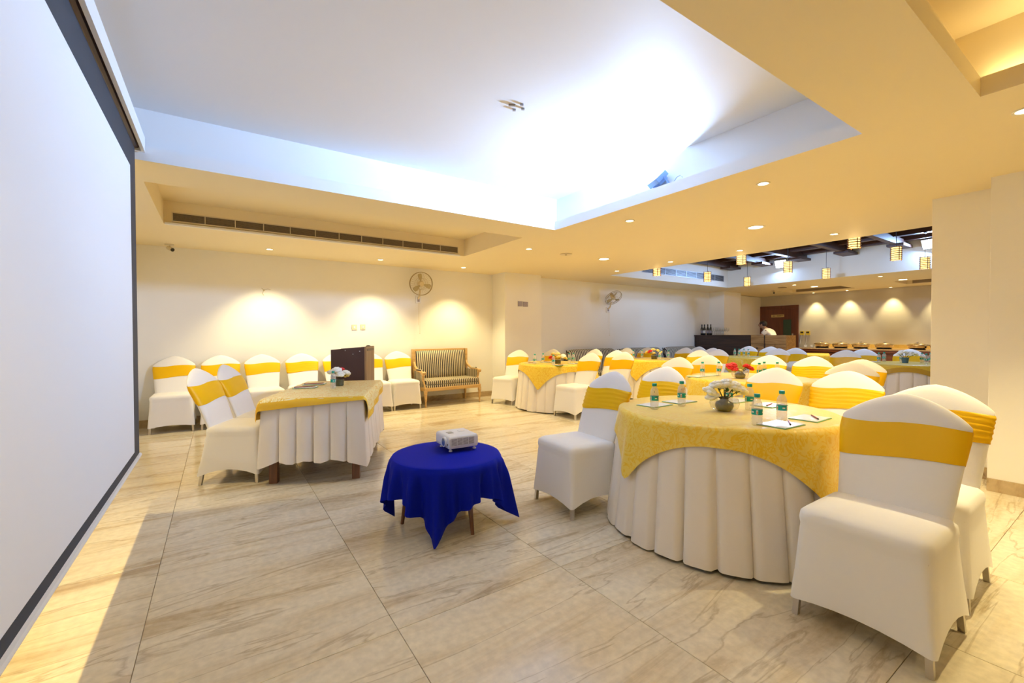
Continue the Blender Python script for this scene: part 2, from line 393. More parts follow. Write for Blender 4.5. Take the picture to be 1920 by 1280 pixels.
# ---- walls
struct(MB().box(XL-0.12, XL, YF, YA+0.12, 0, 3.3), 'wall_left', MT['wall'])
struct(MB().box(XL, 4.70, YA, YA+0.12, 0, 3.3), 'wall_back', MT['wall'])
struct(MB().box(4.66, 5.56, 7.19, YA+0.12, 0, 2.6), 'wall_pillar', MT['wall'], bevel=0.004)
struct(MB().box(5.56, XB, YB, YB+0.12, 0, 3.3), 'wall_bench', MT['wall'])
struct(MB().box(12.03, 12.92, 7.03, YB, 0, 2.6), 'wall_column', MT['wall'], bevel=0.004)
struct(MB().box(13.2, XB, 7.43, YB, 0, 2.45), 'wall_corner', MT['wall'], bevel=0.004)
struct(MB().box(XB, XB+0.12, 0.4, YB+0.12, 0, 3.3), 'wall_far', MT['grey_plaster'])
struct(MB().box(XL, 5.05, YF-0.12, YF, 0, 3.3), 'wall_front', MT['wall'])
struct(MB().box(5.05, 5.62, YF-0.12, 0.772, 0, 2.6), 'wall_right', MT['wall'], bevel=0.004)
struct(MB().box(5.43, 6.05, 0.5, 1.195, 0, 2.6), 'wall_pier', MT['wall'], bevel=0.004)
struct(MB().box(5.62, XB+0.12, 0.28, 0.5, 0, 3.5), 'wall_side', MT['wall'])
# ---- skirting of brown marble, cut in pieces
def skirting(name, p0, p1, n, normal):
    """n stone pieces from p0 to p1 standing against a wall"""
    p0 = Vector((*p0, 0)); p1 = Vector((*p1, 0)); nv = Vector((*normal, 0)); d = (p1-p0)/n
    base = MB(); a = p0+nv*0.002; base.box(min(p0.x, p1.x)-0.001, max(p0.x, p1.x)+0.001, min(p0.y, p1.y)-0.001, max(p0.y, p1.y)+0.001, 0.0, 0.09)
    root = struct(base, name, MT['skirting'])
    for i in range(n):
        q0 = p0+d*i+d.normalized()*0.002; q1 = p0+d*(i+1)-d.normalized()*0.002
        pts = [q0, q1, q0+nv*0.014, q1+nv*0.014]
        MB().box(min(q.x for q in pts), max(q.x for q in pts), min(q.y for q in pts), max(q.y for q in pts), 0, 0.1).build('stone', MT['skirting'], root)
skirting('baseboard_back', (XL, YA), (4.66, YA), 8, (0, -1))
skirting('baseboard_left', (XL, 5.0), (XL, YA-0.02), 3, (1, 0))
skirting('baseboard_right', (5.05, -1.2), (5.05, 0.772), 4, (-1, 0))
skirting('baseboard_pier', (5.43, 0.78), (5.43, 1.195), 1, (-1, 0))
skirting('baseboard_pillar', (4.66, 7.19), (5.56, 7.19), 2, (0, -1))

# ---- soffit with its recesses
TRAY = (-0.62, 3.29, 1.045, 3.99); COF2 = (-0.48, 3.2, 4.53, 6.1); COF3 = (-0.62, 3.29, -2.4, 0.545)
REC = (6.76, 11.15, 0.75, 6.42); BC1 = (13.2, 14.17, 4.62, 6.16); BC2 = (13.2, 14.17, 1.9, 3.56)
HOLES = [TRAY, COF2, COF3, REC, BC1, BC2]
def soffit():
    xs = sorted({XL, XB} | {h[0] for h in HOLES} | {h[1] for h in HOLES}); ys = sorted({YF, YA} | {h[2] for h in HOLES} | {h[3] for h in HOLES})
    mb = MB()
    for i in range(len(xs)-1):
        for j in range(len(ys)-1):
            cx, cy = (xs[i]+xs[i+1])/2, (ys[j]+ys[j+1])/2
            if any(h[0] < cx < h[1] and h[2] < cy < h[3] for h in HOLES): continue
            mb.add([(xs[i], ys[j], ZC), (xs[i], ys[j+1], ZC), (xs[i+1], ys[j+1], ZC), (xs[i+1], ys[j], ZC)], [(0, 1, 2, 3)])
    return mb
ceil = struct(soffit(), 'ceiling', MT['soffit'])
def recess(h, ztop, name, m, lip=0.0, back=0.0, lipm=None):
    x0, x1, y0, y1 = h; mb = MB()
    def ring(e, z): return [(x0-e, y0-e, z), (x1+e, y0-e, z), (x1+e, y1+e, z), (x0-e, y1+e, z)]
    rings = [ring(0, ZC)]
    if lip: rings += [ring(0, ZC+lip), ring(back, ZC+lip)]
    rings.append(ring(back, ztop))
    mb.loft(rings, capb=True)
    o = mb.build(name, m, ceil)
    return o
recess(TRAY, 2.87, 'tray_recess', MT['tray'], 0.10, 0.12)
recess(COF2, 2.72, 'vent_coffer', MT['soffit'])
recess(COF3, 2.87, 'rear_coffer', MT['soffit'], 0.10, 0.12)
recess(REC, 3.30, 'beam_recess', MT['recess'])
recess(BC1, 2.62, 'buffet_coffer', MT['soffit'])
recess(BC2, 2.62, 'buffet_coffer', MT['soffit'])
# warm cove strip on the ledge of the coffer over the camera
cv = thing('cove_light', 'warm strip light glowing on the ledge of the coffer at the top right', 'light', (3.36, -0.95, ZC+0.103))
MB().box(-0.02, 0.02, -1.4, 1.42, 0, 0.012).build('strip', MT['cove'], cv)
cg = light('AREA', 'cove_glow', (0, 0.2, 0.02), 4, WARM, cv, 0.05, (pi, 0, 0))
cg.data.shape = 'RECTANGLE'; cg.data.size_y = 2.6

# ---- recess beams (dark timber)
bz = 2.93
for i, yy in enumerate((6.2, 5.42, 4.6, 3.73, 2.86, 1.98, 1.1)):
    b = MB().box(REC[0], REC[1], yy-0.05, yy+0.05, bz, bz+0.13)
    o = b.build('cross_beam', MT['beam'], ceil)
    MB().box(REC[1]-0.5, REC[1]-0.002, yy-0.13, yy+0.13, bz-0.03, bz+0.02).build('beam_bracket', MT['beam'], ceil)
for xx in (7.10, 8.0, 8.81, 9.7, 10.41, 11.02):
    MB().box(xx-0.06, xx+0.06, REC[2], REC[3], bz+0.10, bz+0.26).build('long_beam', MT['beam'], ceil)
MB().box(REC[0]+0.01, REC[1]-0.01, REC[2]+0.01, REC[3]-0.01, bz+0.26, bz+0.3).build('beam_deck', MT['beam'], ceil)

# ---- door in the buffet wall
dr = bpy.data.objects.new('door_1', None); COL.objects.link(dr); dr['kind'] = 'structure'; dr.location = (XB, 6.89, 0)
fr = MB(); fr.box(-0.05, 0, -0.60, -0.50, 0, 2.14); fr.box(-0.05, 0, 0.50, 0.60, 0, 2.14); fr.box(-0.05, 0, -0.50, 0.50, 2.04, 2.14)
fr.build('door_frame', MT['door_wood'], dr)
lf = MB().box(-0.03, 0, -0.50, 0.50, 0.005, 2.04).build('door_leaf', MT['door_wood'], dr)
MB().box(-0.04, -0.03, -0.40, -0.17, 0.75, 1.70).build('window_pane', MT['door_glass'], dr)
MB().box(-0.04, -0.03, -0.46, -0.42, 1.02, 1.26).build('push_plate', MT['chrome'], dr)
pl = MB().box(-0.042, -0.03, -0.19, 0.19, 1.78, 1.86).build('sign_plate', MT['brass_plate'], dr)
random.seed(3)
lt = MB(); yy = 0.16
while yy > -0.15:
    w = random.choice((0.012, 0.02, 0.026)); lt.box(-0.044, -0.042, yy-w, yy, 1.805, 1.835); yy -= w+random.choice((0.008, 0.008, 0.02))
lt.build('engraving', MT['vent_dark'], dr)

# ================================================================== CEILING LIGHTS
def downlight(x, y, r, power, label, z=ZC, spot=95, group='small round downlights', wash=None, lens='lamp', col=None):
    t = thing('downlight', label, 'light', (x, y, z), 0, group)
    MB().lathe([(r*1.0, -0.001), (r*1.35, -0.001), (r*1.3, -0.008), (r*1.0, -0.006)], 20, top=False, bot=False).build('trim_ring', MT['trim_ring'], t, True)
    MB().lathe([(r*1.0, -0.004), (r*0.6, -0.006), (0.002, -0.007)], 20, top=True, bot=False).build('lamp_face', MT[lens], t, True)
    light('SPOT', 'spot', (0, 0, -0.03), power, col or WARM, t, r*0.8, (0, 0, 0) if not wash else aim(wash), radians(spot), 0.7)
    return t
DL = [(0.62, 7.10, 'small warm downlight above the back wall chairs'),
      (2.2, 7.10, 'small warm downlight above the brown lectern'),
      (3.71, 7.10, 'small warm downlight above the striped settee'),
      (3.69, 5.06, 'small warm downlight beside the end of the long air grille coffer'),
      (6.38, 5.88, 'small warm downlight in front of the grey blue bench wall'),
      (6.34, 4.65, 'small warm downlight between the bench wall and the far left lantern'),
      (3.69, 3.22, 'small warm downlight just below the floodlit tray ceiling'),
      (3.69, 1.83, 'small warm downlight highest in the yellow soffit on the right'),
      (6.34, 3.47, 'small warm downlight along the beam recess edge, second nearest'),
      (6.28, 2.27, 'small warm downlight along the beam recess edge, nearest the pier'),
      (11.92, 5.15, 'small warm downlight on the far soffit near the door'),
      (11.71, 3.38, 'small warm downlight on the far soffit beside the wide panel light')]
for xx, yy, lb in DL: downlight(xx, yy, 0.038, P_SPOT*(1.75 if yy > 7 else 0.7 if xx < 3.7 and yy < 4 else 1), lb, spot=100)
downlight(3.69, 0.44, 0.038, P_SPOT*2.2, 'small warm downlight over the right foreground floor')
downlight(3.69, -1.0, 0.038, P_SPOT*1.6, 'added unseen warm fill lamp behind the camera on the right')  # added out of view as fill for the camera side
downlight(0.25, 0.8, 0.038, P_SPOT*0.22, 'added unseen warm fill lamp in the soffit strip above the camera, left', spot=125)  # added unseen lamp, brightens the front floor
downlight(1.05, 0.8, 0.038, P_SPOT*0.22, 'added unseen warm fill lamp in the soffit strip above the camera, right', spot=125)  # second added lamp for the same front floor
downlight(-0.68, 1.2, 0.038, P_SPOT*1.9, 'small warm downlight behind the projection screen, near end', spot=90, col=AMBER)
downlight(-0.68, 2.6, 0.038, P_SPOT*1.9, 'small warm downlight behind the projection screen, middle', spot=90, col=AMBER)
downlight(-0.68, 4.0, 0.038, P_SPOT*1.0, 'small warm downlight behind the projection screen, far end', spot=90, col=AMBER)
for xx, yy, lb in [(5.2, 5.07, 'wide round warm panel light over the left rear tables'), (5.12, 2.62, 'wide round warm panel light over the middle table'),
                   (12.77, 5.04, 'wide round warm panel light before the buffet wall, left one'), (12.83, 3.3, 'wide round warm panel light before the buffet wall, right one')]:
    downlight(xx, yy, 0.075, P_BIG, lb, group='wide round panel lights', spot=130, lens='lamp_big')
for yy, lb in [(5.82, 'wall washing spot over the buffet, nearest the door'), (4.98, 'wall washing spot over the buffet, second from the door'),
               (4.02, 'wall washing spot over the buffet, third from the door'), (3.08, 'wall washing spot over the buffet, nearest the pier')]:
    downlight(14.68, yy, 0.035, P_WASH, lb, group='wall washing spots', wash=(0.06, 0, -1), spot=72)

# ---- pendant lanterns
def lantern():
    t = thing('pendant_lantern', '', 'lantern', (0, 0, 0), 0, 'bamboo pendant lanterns in the beam recess')
    R, H = 0.062, 0.20
    MB().lathe([(R, 0.0), (R, H)], 16, top=True, bot=True).build('shade', MT['lantern'], t, True)
    for k in range(7):
        z = 0.005+k*(H-0.01)/6
        MB().lathe([(R+0.004, z-0.005), (R+0.016, z-0.005), (R+0.016, z+0.004), (R+0.004, z+0.004), (R+0.004, z-0.005)], 12, top=False, bot=False).build('slat_ring', MT['bamboo'], t)
    for k in range(4):
        a = pi/4+k*pi/2
        MB().tube(((R+0.01)*cos(a), (R+0.01)*sin(a), -0.012), ((R+0.01)*cos(a), (R+0.01)*sin(a), H+0.012), 0.006, n=6).build('post', MT['bamboo'], t)
    MB().tube((0, 0, H), (0, 0, bz-2.39+0.10), 0.004, n=6).build('cord', MT['black'], t)
    MB().box(-0.05, 0.05, -0.012, 0.012, bz-2.39+0.082, bz-2.39+0.10).build('ceiling_hook', MT['black'], t)
    light('POINT', 'glow', (0, 0, -0.05), 3, (1, 0.65, 0.25), t, 0.05)
    return t
lp = [(7.12, 5.53, 'lantern in the near row partly hidden by the soffit edge, left one'), (7.12, 3.87, 'lantern in the near row partly hidden by the soffit edge, middle one'),
      (7.06, 2.32, 'lantern in the near row partly hidden by the soffit edge, right one'),
      (8.83, 5.54, 'lantern in the middle row hanging before the long dark grille'), (8.82, 3.92, 'lantern in the middle row beside the bright square floodlight'),
      (8.77, 2.34, 'large bright lantern in the middle row close to the pier'), (10.44, 5.53, 'lantern in the far row, left one on a long cord'),
      (10.42, 3.90, 'lantern in the far row, middle one on a long cord'), (10.37, 2.37, 'lantern in the far row half hidden by the pier')]
L0 = lantern()
for i, (xx, yy, lb) in enumerate(lp):
    o = L0 if i == 0 else dup(L0, (0, 0, 0), 0, '')
    o.location = (xx, yy, 2.39); o['label'] = lb

# ---- LED floodlights
def flood(loc, direction, label, power, w=0.26, h=0.2, body='steel_grey', spot=None):
    t = thing('floodlight', label, 'light', loc); t.rotation_euler = aim(direction)
    MB().box(-w/2, w/2, -h/2, h/2, 0.0, 0.05).build('housing', MT[body], t, bevel=0.006)
    MB().box(-w/2+0.012, w/2-0.012, -h/2+0.012, h/2-0.012, -0.004, 0.0).build('lens_panel', MT['cool_lamp'], t)
    fn = MB()
    for k in range(8): fn.box(-w/2+0.02+k*(w-0.04)/7.5, -w/2+0.03+k*(w-0.04)/7.5, -h/2+0.02, h/2-0.02, 0.05, 0.075)
    fn.build('cooling_fins', MT[body], t)
    MB().path([(-w/2-0.012, 0, 0.03), (-w/2-0.012, 0, 0.12), (w/2+0.012, 0, 0.12), (w/2+0.012, 0, 0.03)], 0.008).build('bracket', MT[body], t)
    o = light('AREA', 'flood_beam', (0, 0, -0.012), power, COOL, t, w*0.85); o.data.shape = 'RECTANGLE'; o.data.size_y = h*0.85
    return t
flood((3.33, 2.60, ZC+0.205), (-0.62, 0.30, 0.72), 'flare tinted floodlight lying on the ledge of the tray ceiling', P_FLOOD, 0.17, 0.13, 'flood_body')
flood((11.08, 5.08, 2.90), (-0.85, -0.05, -0.45), 'bright square floodlight on the far recess wall', P_FLOOD_FAR)
flood((6.88, 3.9, 2.86), (0.9, 0.05, 0.12), 'added floodlight on the near side of the beam recess, unseen behind the soffit', P_FLOOD_FAR*1.6)  # added unseen to throw cool light on the far recess wall
flood((11.08, 2.46, 2.92), (-0.85, 0.15, -0.45), 'bright floodlight in the recess half hidden by the pier', P_FLOOD_FAR)
MB().path([(3.34, 2.43, ZC+0.10), (3.35, 2.40, ZC+0.15), (3.35, 2.36, ZC+0.16), (3.34, 2.33, ZC+0.13)], 0.004).build('flood_cable', MT['steel_grey'])
tag(bpy.data.objects['flood_cable'], 'thin curled cable beside the flare tinted floodlight on the tray ledge', 'cable')

# ================================================================== PROJECTION SCREEN
XS = -0.46
sc = thing('projection_screen', 'large white projection screen with black border hanging along the left wall', 'screen', (XS, 0.9, 0))
ys0, ys1 = 0.0, 3.03
MB().box(-0.004, 0, ys0, ys1, 0.43, 2.52).build('screen_backing', MT['screen_black'], sc)
MB().box(0.0, 0.002, ys0+0.2, ys1-0.22, 0.485, 2.335).build('screen_surface', MT['screen'], sc)
MB().tube((0, ys0-0.02, 0.42), (0, ys1+0.01, 0.42), 0.014, n=8).build('bottom_bar', MT['white_metal'], sc)
hs = MB(); hs.box(-0.05, -0.03, ys0-0.1, ys1+0.03, 2.52, 2.62); hs.box(0.03, 0.05, ys0-0.1, ys1+0.03, 2.52, 2.62); hs.box(-0.03, 0.03, ys0-0.1, ys1+0.03, 2.60, 2.62)
hs.build('housing', MT['white_metal'], sc)
MB().tube((0, ys0-0.05, 2.56), (0, ys1+0.03, 2.56), 0.028, n=12).build('roller', MT['lectern_dark'], sc)
MB().box(-0.05, 0.05, ys1+0.03, ys1+0.045, 2.515, 2.625).build('end_cap', MT['plastic_white'], sc)

# ================================================================== AIR GRILLES, CAMERAS, SWITCHES
gr = thing('air_grille', 'long bronze air grille with slats in the left ceiling coffer', 'vent', (-0.40, 6.098, 2.505))
GW, GH = 3.48, 0.085
MB().box(0, GW, -0.004, 0, 0, GH).build('duct_back', MT['vent_dark'], gr)
f = MB(); f.box(-0.012, GW+0.012, -0.012, 0, -0.012, 0); f.box(-0.012, GW+0.012, -0.012, 0, GH, GH+0.012); f.box(-0.012, 0, -0.012, 0, 0, GH); f.box(GW, GW+0.012, -0.012, 0, 0, GH)
f.build('frame', MT['plastic_cream'], gr)
R = Matrix.Rotation(radians(-35), 3, 'X')
for k in range(7):
    MB().box(0, GW, -0.006, 0.006, -0.001, 0.001, rot=R, at=(0, -0.008, 0.006+k*0.0122)).build('slat', MT['vent'], gr)
for k in range(1, 12):
    MB().box(k*GW/12-0.004, k*GW/12+0.004, -0.014, 0, 0, GH).build('divider', MT['plastic_cream'], gr)
MB().box(-0.07, GW+0.03, -0.035, 0, -0.05, -0.03).build('ledge', MT['tray'], gr)
g2 = thing('air_grille', 'dark air grille high on the left wall of the beam recess', 'vent', (7.75, REC[3]-0.002, 2.62))
MB().box(0, 3.2, -0.004, 0, 0, 0.13).build('duct_back', MT['vent_dark'], g2)
f = MB(); f.box(0, 3.2, -0.012, 0, -0.01, 0); f.box(0, 3.2, -0.012, 0, 0.13, 0.14); f.build('frame', MT['steel_grey'], g2)
for k in range(6): MB().box(0, 3.2, -0.008, -0.004, 0.012+k*0.02, 0.018+k*0.02).build('slat', MT['steel_grey'], g2)
for k in range(9): MB().box(k*0.397, k*0.397+0.02, -0.014, 0, 0, 0.13).build('divider', MT['steel_grey'], g2)
for i, (y0, y1, lb) in enumerate([(4.72, 6.06, 'dark slot air grille above the buffet, nearest the door'), (2.0, 3.46, 'dark slot air grille above the buffet, nearest the pier')]):
    g3 = thing('air_grille', lb, 'vent', (14.165, y0, ZC+0.015))
    MB().box(-0.005, 0, 0, y1-y0, 0, 0.11).build('duct_back', MT['vent'], g3)
    for k in range(4): MB().box(-0.012, -0.005, 0, y1-y0, 0.012+k*0.027, 0.02+k*0.027).build('slat', MT['vent'], g3)
def cctv(loc, label, d):
    t = thing('security_camera', label, 'camera', loc)
    MB().box(-0.05, 0.05, -0.03, 0.03, -0.012, 0).build('mount', MT['plastic_cream'], t)
    MB().tube((0, 0, -0.01), (0.01, -0.01, -0.05), 0.008).build('arm', MT['plastic_cream'], t)
    d = Vector(d).normalized(); p = Vector((0.01, -0.01, -0.06))
    MB().tube(p-d*0.05, p+d*0.05, 0.026, n=12).build('body', MT['plastic_cream'], t, True)
    MB().tube(p+d*0.05, p+d*0.054, 0.024, n=12).build('camera_lens', MT['black'], t)
cctv((-0.53, 7.45, ZC), 'small security camera under the soffit at the left back corner', (0.5, -0.8, -0.35))
cctv((12.89, 6.1, ZC), 'small security camera under the far soffit before the door', (-0.8, -0.4, -0.4))
sd = thing('smoke_detector', 'flat round speaker disc in the yellow soffit beside the crack', 'detector', (4.40, 5.08, ZC))
MB().lathe([(0.09, -0.001), (0.095, -0.008), (0.06, -0.014), (0.02, -0.012)], 24).build('grille', MT['plastic_cream'], sd, True)
MB().lathe([(0.018, -0.012), (0.015, -0.018)], 10).build('centre', MT['vent'], sd)
s2 = thing('smoke_detector', 'flat disc on the far soffit near the door', 'detector', (12.3, 5.6, ZC))
MB().lathe([(0.10, -0.001), (0.105, -0.01), (0.05, -0.014)], 20).build('grille', MT['vent'], s2, True)
for i, (xx, yy, lb) in enumerate([(1.745, 2.593, 'slanted fixing stub in the tray ceiling'), (1.80, 2.55, 'upper fixing stub of the three in the tray ceiling'),
                                  (1.795, 2.64, 'lower left fixing stub of the three in the tray ceiling'), (1.84, 2.593, 'lower right fixing stub of the three in the tray ceiling')]):
    w = 0.024 if i == 0 else 0.011
    tag(MB().box(-w, w, -0.008, 0.008, -0.01, 0).build('ceiling_anchor', MT['vent'] if i == 0 else MT['steel_grey'], loc=(xx, yy, 2.87), rotz=-0.5), lb, 'fixing', 'fixings left in the tray ceiling')
def plate(loc, rotz, label, n, cat='switch', m='plastic_white', w=0.085):
    t = thing('switch_plate', label, cat, loc, rotz)
    MB().box(-w/2*n, w/2*n, -0.01, 0, -0.045, 0.045).build('plate', MT[m], t, bevel=0.003)
    for k in range(n):
        cx = (k-(n-1)/2)*w
        MB().box(cx-0.012, cx+0.012, -0.014, -0.01, -0.018, 0.018).build('rocker', MT['plastic_white'], t)
    return t
plate((1.92, YA, 1.375), 0, 'cream switch plate on the back wall, left of the pair', 1, m='plastic_cream')
p2 = plate((2.06, YA, 1.38), 0, 'cream socket plate on the back wall, right of the pair', 1, 'socket', m='plastic_cream')
h = MB()
for dx, dz in ((-0.012, -0.012), (0.012, -0.012), (0, 0.012)): h.box(dx-0.003, dx+0.003, -0.0155, -0.014, dz-0.004, dz+0.004)
h.build('socket_holes', MT['black'], p2)
p3 = thing('notice_pair', 'two small grey printed plates fixed on the wall pillar', 'sign', (5.09, 7.19, 1.86))
MB().box(-0.125, -0.01, -0.008, 0, -0.05, 0.05).build('plate', MT['beige_card'], p3)
MB().box(0.005, 0.12, -0.008, 0, -0.055, 0.045).build('plate', MT['beige_card'], p3)
for yy, lb in ((6.19, 'yellow wall controller beside the door, left one'), (6.03, 'yellow wall controller beside the door, right one')):
    t = thing('wall_controller', lb, 'controller', (XB, yy, 1.27), 0, 'yellow wall controllers')
    MB().box(-0.03, 0, -0.055, 0.055, -0.06, 0.06).build('case', MT['yellow_box'], t)
    MB().box(-0.034, -0.03, -0.04, 0.04, 0.005, 0.045).build('display', MT['vent_dark'], t)
    MB().path([(-0.012, 0.02, -0.06), (-0.012, 0.04, -0.2), (-0.012, 0.06, -0.34)], 0.008).build('cable', MT['plastic_white'], t)

hk = thing('wall_hook', 'small faint cream hook fixing left on the back wall above the chairs', 'hook', (0.585, YA, 1.93))
MB().box(-0.012, 0.012, -0.006, 0, -0.012, 0.012).build('mount', MT['plastic_cream'], hk)
MB().path([(-0.03, -0.006, 0.03), (0, -0.008, 0.0), (0.05, -0.006, 0.02), (0.09, -0.006, 0.01)], 0.003, 5).build('wire', MT['fan'], hk)
MB().path([(0, -0.008, 0.0), (-0.02, -0.006, -0.05), (0.0, -0.006, -0.08)], 0.003, 5).build('wire', MT['fan'], hk)
# ---- wall fans
def fan(loc, rotz, tilt, label):
    t = thing('wall_fan', label, 'fan', loc, rotz)      # wall at y=0, faces -Y
    MB().box(-0.05, 0.05, -0.03, 0, -0.08, 0.06).build('wall_bracket', MT['plastic_white'], t, bevel=0.008)
    MB().path([(0, -0.02, 0), (0, -0.10, 0.05), (0, -0.14, 0.17)], 0.018, 8).build('arm', MT['plastic_cream'], t)
    Rm = Matrix.Rotation(tilt, 3, 'X'); c = Vector((0.0, -0.22, 0.26))
    def P(x, y, z): return tuple(Rm @ Vector((x, y, z)) + c)
    MB().tube(P(0, 0.0, 0), P(0, 0.13, 0), 0.055, 0.04, 14).build('motor', MT['plastic_cream'], t, True)
    MB().tube(P(0, 0.0, 0), P(0, -0.045, 0), 0.048, 0.038, 14).build('hub', MT['plastic_cream'], t, True)
    for k in range(3):
        a0 = radians(100+120*k); vs = []; fs = []
        for i in range(7):
            r = 0.045+0.135*i/6; hw = 0.62*sin(pi*(0.18+0.62*i/6))
            for j in range(5):
                a = a0+hw*(j/4-0.4); vs.append(P(r*cos(a), -0.02-0.03*(j/4-0.5), r*sin(a)))
        for i in range(6):
            for j in range(4): fs.append((i*5+j, i*5+j+1, (i+1)*5+j+1, (i+1)*5+j))
        o = MB().add(vs, fs).build('blade', MT['fan'], t, True); s = o.modifiers.new('thick', 'SOLIDIFY'); s.thickness = 0.003
    for nm, y0, y1 in (('front_guard', -0.075, -0.02), ('rear_guard', 0.06, 0.02)):
        g = MB()
        def ringpts(r, y, n=32): return [P(r*cos(2*pi*i/n), y, r*sin(2*pi*i/n)) for i in range(n+1)]
        g.path(ringpts(0.205, y1), 0.0055, 5); g.path(ringpts(0.10, y0), 0.0015, 4)
        for i in range(30):
            a = 2*pi*i/30
            g.path([P(0.05*cos(a), y0, 0.05*sin(a)), P(0.15*cos(a), (y0*0.8+y1*0.2), 0.15*sin(a)), P(0.205*cos(a), y1, 0.205*sin(a))], 0.001, 3)
        g.build(nm, MT['fan_cage'], t)
    cl = MB(); cl.tube((-0.01, -0.06, -0.06), (-0.01, -0.06, -0.48), 0.0022, n=5); cl.build('pull_cord', MT['plastic_cream'], t)
    cl = MB(); cl.tube((0.015, -0.06, -0.06), (0.015, -0.06, -0.62), 0.0022, n=5); cl.ball((0.015, -0.06, -0.63), 0.008, n=6); cl.build('pull_cord', MT['plastic_cream'], t)
    MB().box(-0.02, 0.02, -0.036, -0.03, -0.05, 0.03).build('rating_label', MT['beige_card'], t)
fan((3.06, YA, 1.90), -0.12, radians(8), 'round wall fan high above the striped settee')
fan((7.80, YB, 1.85), -0.12, radians(48), 'grey wall fan on the bench wall turned to the right')

# ================================================================== CHAIRS
def hw(z):                       # half width of the backrest at height z
    return 0.200+0.032*min(1, max(0, (z-0.45)/0.36))
def ymid(z): return 0.160+(z-0.45)*0.30+0.22*max(0, z-0.45)**2
def htop(u): return 0.835+0.122*(max(0, 1-abs(u)**1.55))**0.82
def chair_cover():
    mb = MB()
    def rr(a, yf, yb, r, m=6, k=4):      # rounded rectangle seen from above, returns points with side tags
        pts = []
        cs = [(a-r, yb-r, 0), (-a+r, yb-r, pi/2), (-a+r, yf+r, pi), (a-r, yf+r, 3*pi/2)]
        for ci in range(4):
            cx, cy, a0 = cs[ci]
            for i in range(k+1): pts.append((cx+r*cos(a0+i*pi/2/k), cy+r*sin(a0+i*pi/2/k), ci, None))
            nx, ny, _ = cs[(ci+1) % 4]; a1 = a0+pi/2
            p0 = (cx+r*cos(a1), cy+r*sin(a1)); p1 = (nx+r*cos(a1), ny+r*sin(a1))
            for i in range(1, m): pts.append((p0[0]+(p1[0]-p0[0])*i/m, p0[1]+(p1[1]-p0[1])*i/m, ci, i/m))
        return pts
    rings = []
    for s, z in ((0.05, 0.487), (0.4, 0.486), (0.75, 0.482), (0.93, 0.474)):
        rings.append([(p[0], p[1], z) for p in rr(0.222*s, -0.012-0.205*s, -0.012+0.20*s, 0.05*s)])
    for a, yf, yb, r, z in ((0.222, -0.222, 0.188, 0.05, 0.458), (0.226, -0.226, 0.19, 0.05, 0.43), (0.221, -0.220, 0.19, 0.045, 0.402), (0.222, -0.221, 0.193, 0.04, 0.385),
                            (0.226, -0.225, 0.205, 0.032, 0.30), (0.232, -0.231, 0.222, 0.026, 0.20), (0.238, -0.237, 0.236, 0.022, 0.13)):
        rings.append([(p[0], p[1], z) for p in rr(a, yf, yb, r)])
    last = []
    for x, y, ci, f in rr(0.242, -0.241, 0.245, 0.02):
        h = 0.075
        if f is not None:
            arch = 4*f*(1-f); h += {0: 0.035, 1: 0.05, 2: 0.022, 3: 0.05}[ci]*arch
            x *= 1-0.02*arch; y *= 1-0.02*arch
        last.append((x, y, h))
    rings.append(last)
    mb.loft(rings, capa=True)
    return mb
def backrest_pts(u, z, side, off=0.0):
    w = hw(z)+off
    th = 0.032*(max(0, 1-abs(u)**5))**0.5
    zt = htop(u); k = (max(0, 1-(max(0, (z-0.42)/(zt-0.42)))**9))**0.5
    return (u*w, ymid(z)+side*(th*k+off), z)
def backrest():
    mb = MB(); NU, NT = 18, 14; idx = {}
    vs = []; fs = []
    for side in (-1, 1):
        for i in range(NU+1):
            u = sin((i/NU-0.5)*pi)
            for j in range(NT+1):
                t = sin(j/NT*pi/2)**0.9 if j else 0
                z = 0.40+(htop(u)-0.40)*t
                edge = (i in (0, NU) or j == NT)
                key = (i, j, 0 if edge else side)
                if key not in idx: idx[key] = len(vs); vs.append(backrest_pts(u, z, side))
    def g(i, j, s): return idx[(i, j, 0 if (i in (0, NU) or j == NT) else s)]
    for s in (-1, 1):
        for i in range(NU):
            for j in range(NT):
                q = (g(i, j, s), g(i+1, j, s), g(i+1, j+1, s), g(i, j+1, s))
                if len(set(q)) == 4: fs.append(q)
    mb.add(vs, fs)
    # rear drop of the cover behind the seat
    rg = []
    for z, yb, w in ((0.46, 0.195, 0.20), (0.40, 0.195, 0.203)):
        rg.append([(-w, yb, z), (w, yb, z)])
    return mb
def sash(ruched):
    mb = MB(); N = 20; rings = []; NZ = 16 if ruched else 4
    random.seed(11)
    for j in range(NZ+1):
        t = j/NZ; ring = []
        for side in (-1, 1):
            for i in range(N+1):
                u = sin((i/N-0.5)*pi)*side*-1
                if abs(u) > 0.9999 and side == 1: continue
                z0 = 0.675+0.012*sin(u*2+0.5)*(side == -1)+0.006*u; z1 = 0.832-0.010*abs(u)+0.008*sin(u*3)*(side == -1)
                z = z0+(z1-z0)*t
                off = 0.004 if 0.02 < t < 0.98 else 0.0015
                if ruched: off += 0.0045*(0.5+0.5*sin(t*34+u*2.2+1.2*sin(u*3+t*4)))
                else: off += 0.002*(0.5+0.5*sin(t*6+u*3))
                ring.append(backrest_pts(u, z, side, off))
        rings.append(ring)
    mb.loft(rings)
    if ruched:
        pass
    return mb
def make_chair(name, sash_mesh, cover_me, back_me, leg_mes):
    t = thing(name, '', 'chair')
    for nm, me in [('seat_cover', cover_me), ('backrest_cover', back_me), ('sash', sash_mesh)] + [('leg', m) for m in leg_mes]:
        o = bpy.data.objects.new(nm, me); COL.objects.link(o); o.parent = t
        if nm == 'sash': o['label'] = 'gold satin sash'
    return t
